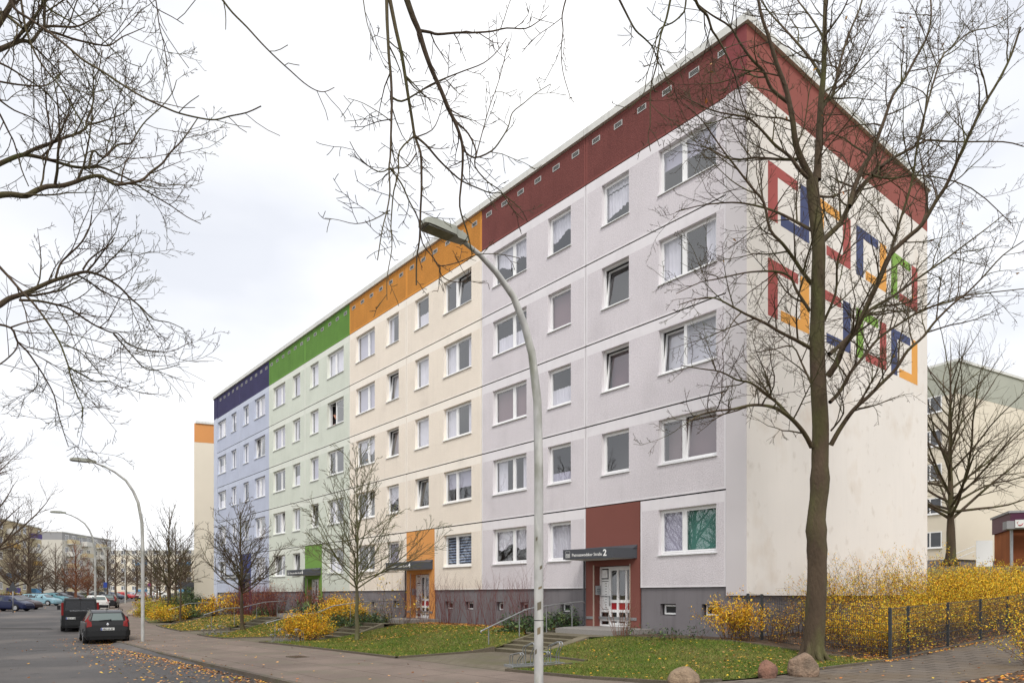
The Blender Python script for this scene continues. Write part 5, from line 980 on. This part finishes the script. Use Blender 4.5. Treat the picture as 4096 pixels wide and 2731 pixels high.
# ------------------------------------------------------------------ signs
SB = M('sign_back', (72, 74, 78), .5, metal=.3); SBL = M('sign_blue', (44, 66, 140), .5); SRD = M('sign_red', (176, 34, 50), .5)
def spost(T, H, r=.03, z0=-.1): m = MB(); m.tube([(0, 0, z0), (0, 0, H)], r, 8, cap=True); m.build('post', STEEL, T)
x, D = (52 - CX)/F*63, 63; T = thing('warning_sign', 'back of a triangular traffic sign on a post by the dark blue car', 'traffic sign', (x, D, gz(x, D))); spost(T, 2.75, .045)
m = MB(); m.v += [(-.5, -.05, 1.95), (.5, -.05, 1.95), (0, -.05, 2.8), (-.5, -.03, 1.95), (.5, -.03, 1.95), (0, -.03, 2.8)]; m.f += [(0, 1, 2), (5, 4, 3), (0, 3, 4, 1), (1, 4, 5, 2), (2, 5, 3, 0)]; m.m += [0]*5; m.sm += [False]*5; m.build('sign_panel', SB, T)
x, D = (598 - CX)/F*96, 96; T = thing('no_stopping_sign', 'round blue and red no stopping sign above the white cars', 'traffic sign', (x, D, gz(x, D))); spost(T, 2.7, .04); z_ = 2.55
m = MB(); m.tube([(0, -.05, z_), (0, -.08, z_)], .22, 20, cap=True); s1 = m.build('sign_panel', SBL, T); m = MB(); m.tube([(.22*math.cos(k*.314), -.085, z_ + .22*math.sin(k*.314)) for k in range(21)], .035, 5); m.build('red_ring', SRD, s1)
for k, sg in enumerate((1, -1)): m = MB(); m.tube([(-.15, -.085 - .002*k, z_ + .15*sg), (.15, -.085 - .002*k, z_ - .15*sg)], .022, 5); m.build('red_bar', SRD, s1)
x, D = (424 - CX)/F*76.6, 76.6; T = thing('blue_sign', 'small blue rectangular sign hung on a far lamp pole', 'traffic sign', (x, D - .12, gz(x, D) + 2.2)); m = MB(); m.box(-.2, .2, -.02, .0, .0, .58); m.build('sign_panel', SBL, T); m = MB(); m.box(-.16, .16, -.024, -.021, -.42, -.12); m.box(-.03, .03, -.0, .02, -.5, .5); m.build('lower_panel', SB, T)
# ------------------------------------------------------------------ neighbouring buildings
WGL = M('far_window_glass', (70, 74, 82), .06, spec=1., var=(.4, .3)); RFELT = MATS['roof_felt']
def block(label, corner, d, L, W, z0, H, wall, top, tz, cols, floors=5, fl0=1.5, face='f', win=(1.5, 1.3), plinth=None, name='apartment_building', fh=2.8, balc=None, balm=None, trimm=None, ribs=False, w3=None):
    """corner: world xy of the near corner; d: unit direction of the windowed front; the block lies to the left of d (W deep)"""
    a = math.atan2(d[1], d[0]); T = thing(name, label, 'building', (corner[0], corner[1], z0), a)
    m = MB(); ph = 1.3; m.box(0, L, 0, W, ph, H - tz); m.build('wall', wall, T); m = MB(); m.box(-.01, L + .01, -.01, W + .01, H - tz, H); bn = m.build('attic_band', top, T)
    if ribs:
        r2 = MB()
        for k in range(int(W/.5)): r2.box(-.03, -.012, .2 + k*.5, .3 + k*.5, H - tz + .02, H - .02); r2.box(L + .012, L + .03, .2 + k*.5, .3 + k*.5, H - tz + .02, H - .02)
        for k in range(int(L/.5)): r2.box(.2 + k*.5, .3 + k*.5, -.03, -.012, H - tz + .02, H - .02)
        r2.build('cladding_ribs', top, T)
    m = MB(); m.box(.15, L - .15, .15, W - .15, -.8, ph); m.build('plinth', plinth or PLINTH, T); m = MB(); m.box(-.12, L + .12, -.12, W + .12, H, H + .22); m.build('parapet', trimm or CONC, T)
    for c in cols:
        c, w = (c if isinstance(c, tuple) else (c, win[0]))
        for f in range(floors):
            z = ph + fl0 - .55 + f*fh; o = MB(); o.box(c - w/2, c + w/2, -.02, -.004, z, z + win[1], 1); ring(o, c - w/2, c + w/2, z, z + win[1], .09, -.05, -.003); o.box(c - .04, c + .06, -.05, -.021, z + .09, z + win[1] - .09); o.box(c - w/2 - .05, c + w/2 + .05, -.11, -.003, z - .07, z - .002)
            if W < 0: o.v = [(a_, -b_, c_) for a_, b_, c_ in o.v]
            o.build('window', [WHITE, WGL], T)
    if balc:
        for c in balc:
            for f in range(floors):
                z = ph + .1 + f*fh; o = MB(); o.box(c - 1.6, c + 1.6, -1.3, -.12, z, z + .15, 1); o.box(c - 1.6, c + 1.6, -1.34, -1.3, z + .15, z + 1.1); o.box(c - 1.6, c - 1.56, -1.3, -.12, z + .15, z + 1.1); o.box(c + 1.56, c + 1.6, -1.3, -.12, z + .15, z + 1.1)
                o.build('balcony', [balm[(f + int(c)) % len(balm)], CONC], T)
    return T
CREAM = M('far_cream_plaster', (218, 209, 192), .9, var=(.3, .03)); YEL = M('far_yellow_plaster', (192, 180, 150), .9, var=(.2, .05)); ORB = M('far_orange_band', (206, 144, 88), .9, var=(.5, .04)); PALE = M('far_pale_plaster', (200, 196, 186), .9, var=(.2, .04)); GRB = M('far_grey_band', (150, 150, 152), .9, var=(.3, .05)); GREENB = M('green_cladding', (166, 168, 156), .7, var=(.5, .04)); OCH = M('far_ochre', (168, 154, 126), .9, var=(.2, .06)); BL = [M('balcony_' + n, c, .8) for n, c in (('violet', (84, 72, 128)), ('blue', (84, 132, 170)), ('sand', (196, 182, 150)), ('ochre', (186, 150, 80)), ('white', (208, 206, 200)))]
# next block along the street: its front is turned edge on, only the gable shows
T = block('neighbouring block whose blank cream gable with orange band shows at the end of the street', (-29.7, 65.3), (-.395, .9187), 34, -12, .3, 17.7, CREAM, ORB, 1.75, [])
for k, (dx, dz) in enumerate(((3., 2.5), (15., 2.3), (27, 2.3))):
    m = MB(); m.prism([(dx, 0), (dx, 1.5), (dx + 2.6, 1.2), (dx + 2.6, 0)][::-1], dz, dz + .4); m.build('canopy', DARKM, T)
T = block('tall pale block with green ribbed top behind the hedge at the right', (35.9, 56.5), (-.492, .871), 30, -13, 3.55, 17.3, CREAM, GREENB, 2.6, [(2.05, 1.9), (8.5, 1.9), (14.5, 1.9)], ribs=True, fl0=1.55, win=(1.9, 1.35))
T = block('ochre block with coloured balconies at the left edge beyond the car park', (-94.5, 128), (-.27, .963), 22, 12, .9, 15.2, YEL, OCH, 1.7, [2, 9.5, 13, 20.5], balc=[5.8, 16.8], balm=BL)
T = block('long pale block with grey top beyond the trees', (-103, 160), (-.1, .995), 24, 12, 1.2, 15.2, PALE, GRB, 1.7, [2, 5, 8.5, 12, 15.5, 19, 22.5], balc=[3.5, 10.2, 17.2], balm=[BL[4], BL[2]])
T = block('distant cream block closing the street behind the bare trees', (-140, 222), (1, -.08), 54, 12, 1.4, 14.6, CREAM, PALE, 1.5, [3 + 3.6*k for k in range(14)], balc=[9.5, 23.8, 38], balm=[BL[4], BL[2], BL[1]])
# snack bar at the right edge
x, y = (4036 - CX)/F*49, 49; z = 3.55; T = thing('pizzeria', 'brown tiled pizzeria building at the right edge under a purple band', 'building', (x, y, z), R(-22))
BRN = slabs('brown_tiles', (150, 88, 52), (120, 68, 42), .3, .15, .01, .1, grain=.1); PUR = M('purple_fascia', (78, 34, 60), .5); m = MB(); m.box(.25, 7, .3, 5, -.6, 3.0); m.build('wall', BRN, T)
m = MB(); m.box(.1, 7.1, .1, 5, 3.0, 4.15); m.build('fascia', PUR, T); m = MB(); m.box(.0, 7.2, .05, 5.1, 4.15, 4.3); m.build('roof', GRB, T); m = MB(); m.box(.08, .24, -.02, .14, -.6, 3.0); m.build('corner_post', STEEL, T)
m = MB(); m.box(1.35, 3.2, .24, .299, -.3, 1.7); m.build('panel_white', PALE, T); m = MB(); m.box(-.35, .1, -.95, .12, 2.95, 3.5); m.box(.1, 3.6, -.95, -.05, 2.95, 3.05); m.build('awning_frame', GRB, T)
m = MB(); m.box(.12, 3.4, -1.02, -.96, 3.02, 3.55); sg = m.build('shop_sign', PLT, T); tm = text_mesh('Pizzeria', .36, .006); m = MB(); m.add(tm, lambda v: (v[0] + .66, -1.025 - v[2], v[1] + 3.14)); m.build('lettering', M('sign_magenta', (160, 40, 90), .5), sg)
m = MB(); m.tube([(.28, -1.03, 3.22), (.33, -1.03, 3.17), (.42, -1.03, 3.16), (.52, -1.03, 3.22), (.58, -1.03, 3.32)], [.01, .03, .04, .03, .01], 6); m.tube([(.24, -1.03, 3.26), (.22, -1.03, 3.38), (.3, -1.03, 3.44)], .015, 5); m.build('sign_emblem', SRD, sg)
m = MB(); m.tube([(2.35, -.2, 2.95), (2.35, -.2, 2.6)], .02, 5); m.prism([(2.2, -.35), (2.5, -.35), (2.5, -.05), (2.2, -.05)], 2.2, 2.55); m.build('lantern', JOINT, T)
x, y = (3905 - CX)/F*46, 46; T = thing('white_entrance', 'white railing and porch at the foot of the tall pale block', 'porch', (x, y, gz(x, y)), R(-30)); m = MB(); m.box(0, .9, 0, .3, 0, 1.7); m.build('porch_wall', WHITE, T)
for k in range(2): m = MB(); m.tube([(-1.6, -.4, .3 + .35*k), (-.1, -.2, 1.0 + .35*k)], .03, 6); m.build('railing', WHITE, T)
# ------------------------------------------------------------------ trees farther off
r_ = random.Random(9)
def at(px, D): x = (px - CX)/F*D; return (x, D, gz(x, D))
def ft(label, px, D, H, fork, spread, r, n1, seed, bark=BARKF, dens=3.4, rmin=.012, lv=2, **k): return small_tree(label, at(px, D), H, fork, spread, r, random.Random(seed), bark, name='bare_tree', n1=n1, dens=dens, rmin=rmin, lv=lv, **k)
ft('wide bare tree in front of the green topped block at the right', 3801, 42, 13.8, 2.6, 8.0, .27, 40, 5, BARK, 2.0, .0055, up=.02)
big = ft('spreading bare tree behind the yellow bushes near the blank cream gable', 676, 62, 9.6, 2.0, 4.6, .2, 34, 6, BARK, 2.8, .009)
ft('large bare tree whose outer twigs enter at the left edge, above the ochre block', -165, 43, 16.5, 3.5, 6.2, .3, 60, 7, BARKF, 3.0, .0075)
a = ft('broad bare tree before the ochre block at the left', 115, 98, 11.5, 2.4, 4.6, .34, 44, 8)
dup(a, at(52, 104), 2.1, (.95, .95, .9), 'bare tree beside the warning sign, left of the broad one')
c = ft('upright bare tree between the ochre and the pale block', 222, 112, 9.6, 1.6, 3.6, .2, 44, 10)
rd = ft('reddish brown tree in front of the long pale block', 303, 108, 9.8, 1.6, 3.6, .22, 44, 11, BARKR, leafs=380)
dup(rd, at(352, 116), 1.4, (.75, .75, .78), 'smaller reddish tree right of the reddish brown one')
d = ft('tall slender bare tree behind the parked cars, left of the far lamp poles', 428, 100, 12., 2.6, 3.2, .2, 40, 12)
for px, D, sc_, rt, lb in ((462, 112, .95, 1., 'slender bare tree leaning behind the red car'), (505, 126, .9, 2.2, 'slim bare tree right of the red car'), (548, 120, 1., 3.3, 'bare tree directly left of the second lamp pole'), (568, 134, .85, 4.4, 'bare tree right behind the second lamp pole'), (604, 128, 1.05, 5.1, 'tall bare tree above the no stopping sign'), (628, 120, .8, .4, 'bare tree just right of the no stopping sign')):
    dup(d, at(px, D), rt, (sc_, sc_, sc_), lb)
for px, D, sc_, rt, lb in ((640, 92, .72, .6, 'small bare tree above the white cars'), (258, 120, .9, 1.9, 'bare tree right of the upright one, before the pale block'), (170, 120, .85, 2.9, 'bare tree between the broad tree and the upright one'), (392, 122, .8, 4.1, 'bare tree between the reddish trees and the tall slender one'), (702, 84, .95, 3.1, 'bare tree close behind the thin tree, left of the cream gable'), (742, 96, .9, 4.9, 'bare tree touching the edge of the cream gable')):
    dup(c, at(px, D), rt, (sc_, sc_, sc_), lb)
for k, (s, t, sc_, rt) in enumerate(((-9, -25, 1.35, .3), (-16, -28, 1.5, 1.4), (-23, -25, 1.4, 2.5), (-30, -28, 1.5, 3.9), (-38, -25, 1.45, 5.), (-47, -27, 1.5, 1.), (-57, -26, 1.4, 2.), (-3, -26, 1.5, 4.4), (-12, -34, 1.7, 3.2))):
    p = st(s, t)
    dup(big, (*p, 0), rt, (sc_, sc_, sc_), 'bare tree across the road, mirrored in the window panes', 'bare trees across the road')
b = at(50, 96); bush('hedge', 'low brownish yellow hedge behind the parked cars at the left', (b[0], b[1], b[2]), 7, 1.6, 120, 30, g, [LEAFS[3], LEAFS[5], LEAFS[2]], (3, 3, 1), .3, sr=.02, ry=1.2)
b = at(330, 125); bush('hedge', 'green hedge strip beyond the car park under the reddish tree', b, 8, 1.0, 100, 26, g, [LEAFS[5], GL[2], LEAFS[0]], (4, 3, 1), .3, sr=.02, ry=1.2)
# ------------------------------------------------------------------ person leaning at the open window
SKIN = M('skin', (204, 150, 128), .6); SHIRT = M('dark_pullover', (44, 42, 54), .9); STRP = M('pullover_stripe', (196, 196, 196), .9); HAIR = M('hair_dark', (52, 42, 38), .8)
px0, pz = -20.36, 11.60
J = [(0, .62, -.75), (0, .58, -.35), (0, .46, .02), (0, .32, .34), (-.01, .24, .47), (-.02, .17, .58), (-.03, .15, .69), (.20, .36, .30), (.26, .22, .10), (.12, .06, .045), (-.20, .36, .30), (-.28, .22, .10), (-.12, .05, .045), (.05, .03, .04), (-.06, .02, .04)]
E_ = [(0,1),(1,2),(2,3),(3,4),(4,5),(5,6),(3,7),(7,8),(8,9),(3,10),(10,11),(11,12),(9,13),(12,14)]
RD = [(.17,.13),(.17,.12),(.18,.12),(.15,.11),(.06,.06),(.085,.10),(.08,.095),(.07,.07),(.048,.048),(.03,.03),(.07,.07),(.048,.048),(.03,.03),(.022,.022),(.022,.022)]
me = bpy.data.meshes.new('body_chain'); me.from_pydata(J, E_, []); bo = bpy.data.objects.new('person_body', me); COL.objects.link(bo)
md = bo.modifiers.new('skin', 'SKIN'); bo.modifiers.new('sub', 'SUBSURF').levels = 2
for i, v in enumerate(me.skin_vertices[0].data): v.radius = RD[i]; v.use_root = (i == 0)
bpy.context.view_layer.update(); m2 = bpy.data.meshes.new_from_object(bo.evaluated_get(bpy.context.evaluated_depsgraph_get())); bpy.data.objects.remove(bo)
m = MB(); m.v = [tuple(v.co) for v in m2.vertices]; m.f = [tuple(p.vertices) for p in m2.polygons]; m.sm = [True]*len(m.f)
for p in m2.polygons: c = p.center; m.m.append(0 if c.z > .44 or (c.z < .09 and c.y < .10) else (2 if (.20 < c.z < .26 or .10 < c.z < .15) and c.y > .12 else 1))
W_ = STM @ Matrix.Translation((px0, 0.10, pz)); T = thing('person', 'person in dark striped pullover leaning on the sill of the open window', 'person', W_.translation, ANG - R(12))
m.build('body', [SKIN, SHIRT, STRP], T)
h_ = MB(); h_.tube([(-.03, .19, .57), (-.03, .19, .66), (-.03, .175, .74), (-.03, .165, .785)], [.072, .093, .085, .03], 10, cap=True); h_.build('hair', HAIR, T)
f_ = MB(); f_.tube([(-.035, .075, .665), (-.037, .048, .635), (-.037, .07, .622)], [.010, .017, .012], 6, cap=True)
for sg in (-1, 1): f_.tube([(-.03 + sg*.085, .16, .65), (-.03 + sg*.098, .17, .65)], [.02, .028], 6, cap=True)
f_.build('face', SKIN, T); f_ = MB()
for sg in (-1, 1): f_.box(-.036 + sg*.032 - .012, -.036 + sg*.032 + .012, .062, .072, .664, .674)
f_.box(-.06, -.012, .062, .072, .592, .598); f_.build('eyes', HAIR, T)
# ------------------------------------------------------------------ world, sun, camera
w = bpy.data.worlds.new("World"); sc.world = w; w.use_nodes = True; nt = w.node_tree; nt.nodes.clear(); L = nt.links.new; N_ = nt.nodes.new
SUN = Vector((.02, -.64, .77)).normalized()
o = N_('ShaderNodeOutputWorld'); bg = N_('ShaderNodeBackground'); bg.inputs['Strength'].default_value = .1; L(bg.outputs[0], o.inputs[0])
sky = N_('ShaderNodeTexSky'); sky.sky_type = 'NISHITA'; sky.sun_disc = False; sky.sun_elevation = math.asin(SUN.z); sky.sun_rotation = math.atan2(SUN.x, SUN.y); sky.air_density = 1.2; sky.dust_density = 4
tc = N_('ShaderNodeTexCoord'); mp = N_('ShaderNodeMapping'); mp.inputs['Scale'].default_value = (1, 1, 2.2); L(tc.outputs['Generated'], mp.inputs['Vector'])
n1 = N_('ShaderNodeTexNoise'); n1.inputs['Scale'].default_value = 2.1; n1.inputs['Detail'].default_value = 5; n1.inputs['Roughness'].default_value = .45; L(mp.outputs[0], n1.inputs['Vector'])
cr = N_('ShaderNodeValToRGB'); cr.color_ramp.elements[0].position = .36; cr.color_ramp.elements[0].color = (.66, .68, .73, 1); cr.color_ramp.elements[1].position = .58; cr.color_ramp.elements[1].color = (1, 1, 1.0, 1); L(n1.outputs['Fac'], cr.inputs[0])
sp = N_('ShaderNodeSeparateXYZ'); L(tc.outputs['Generated'], sp.inputs[0])
mr = N_('ShaderNodeMapRange'); mr.inputs[1].default_value = 0; mr.inputs[2].default_value = 1; mr.inputs[3].default_value = 12.8; mr.inputs[4].default_value = 12.6; L(sp.outputs['Z'], mr.inputs[0])
acc = cr.outputs[0]
for d0, lo, amt in (((-.486, .666, .566), .86, .46), ((.50, .66, .56), .93, .34), ((-.55, .83, .10), .97, .16)):
    dt = N_('ShaderNodeVectorMath'); dt.operation = 'DOT_PRODUCT'; dt.inputs[1].default_value = Vector(d0).normalized(); L(tc.outputs['Generated'], dt.inputs[0])
    m1 = N_('ShaderNodeMath'); m1.operation = 'MULTIPLY_ADD'; m1.inputs[1].default_value = .22; L(n1.outputs['Fac'], m1.inputs[0]); L(dt.outputs['Value'], m1.inputs[2])
    r1 = N_('ShaderNodeMapRange'); r1.interpolation_type = 'SMOOTHSTEP'; r1.inputs[1].default_value = lo + .11; r1.inputs[2].default_value = 1.13; r1.inputs[3].default_value = 0; r1.inputs[4].default_value = amt; L(m1.outputs[0], r1.inputs[0])
    x1 = N_('ShaderNodeMix'); x1.data_type = 'RGBA'; L(r1.outputs[0], x1.inputs[0]); L(acc, x1.inputs[6]); x1.inputs[7].default_value = (.42, .445, .51, 1); acc = x1.outputs[2]
vs = N_('ShaderNodeVectorMath'); vs.operation = 'SCALE'; L(acc, vs.inputs[0]); L(mr.outputs[0], vs.inputs['Scale'])
mx = N_('ShaderNodeMix'); mx.data_type = 'RGBA'; mx.inputs[0].default_value = .96; L(sky.outputs[0], mx.inputs[6]); L(vs.outputs[0], mx.inputs[7]); L(mx.outputs[2], bg.inputs[0])
sd = bpy.data.lights.new('sun', 'SUN'); sd.energy = 1.9; sd.angle = R(16); sd.color = (1, .96, .90); so = bpy.data.objects.new('sun', sd); COL.objects.link(so); so.rotation_euler = SUN.to_track_quat('Z', 'Y').to_euler(); so.location = (0, -20, 60)
cd = bpy.data.cameras.new('camera'); co = bpy.data.objects.new('camera', cd); COL.objects.link(co); co.location = (0, 0, EYE); co.rotation_euler = (R(90), 0, 0)
cd.sensor_width = 36; cd.lens = 36*F/4096; cd.shift_y = (HY - 1365.5)/4096; cd.clip_end = 1500; cd.clip_start = .05; sc.camera = co
sc.view_settings.view_transform = 'Standard'; sc.view_settings.look = 'None'; sc.view_settings.exposure = 0.18; sc.view_settings.gamma = 1
sc.render.resolution_x = 1024; sc.render.resolution_y = 682
sc.cycles.max_bounces = 6; sc.cycles.transparent_max_bounces = 16
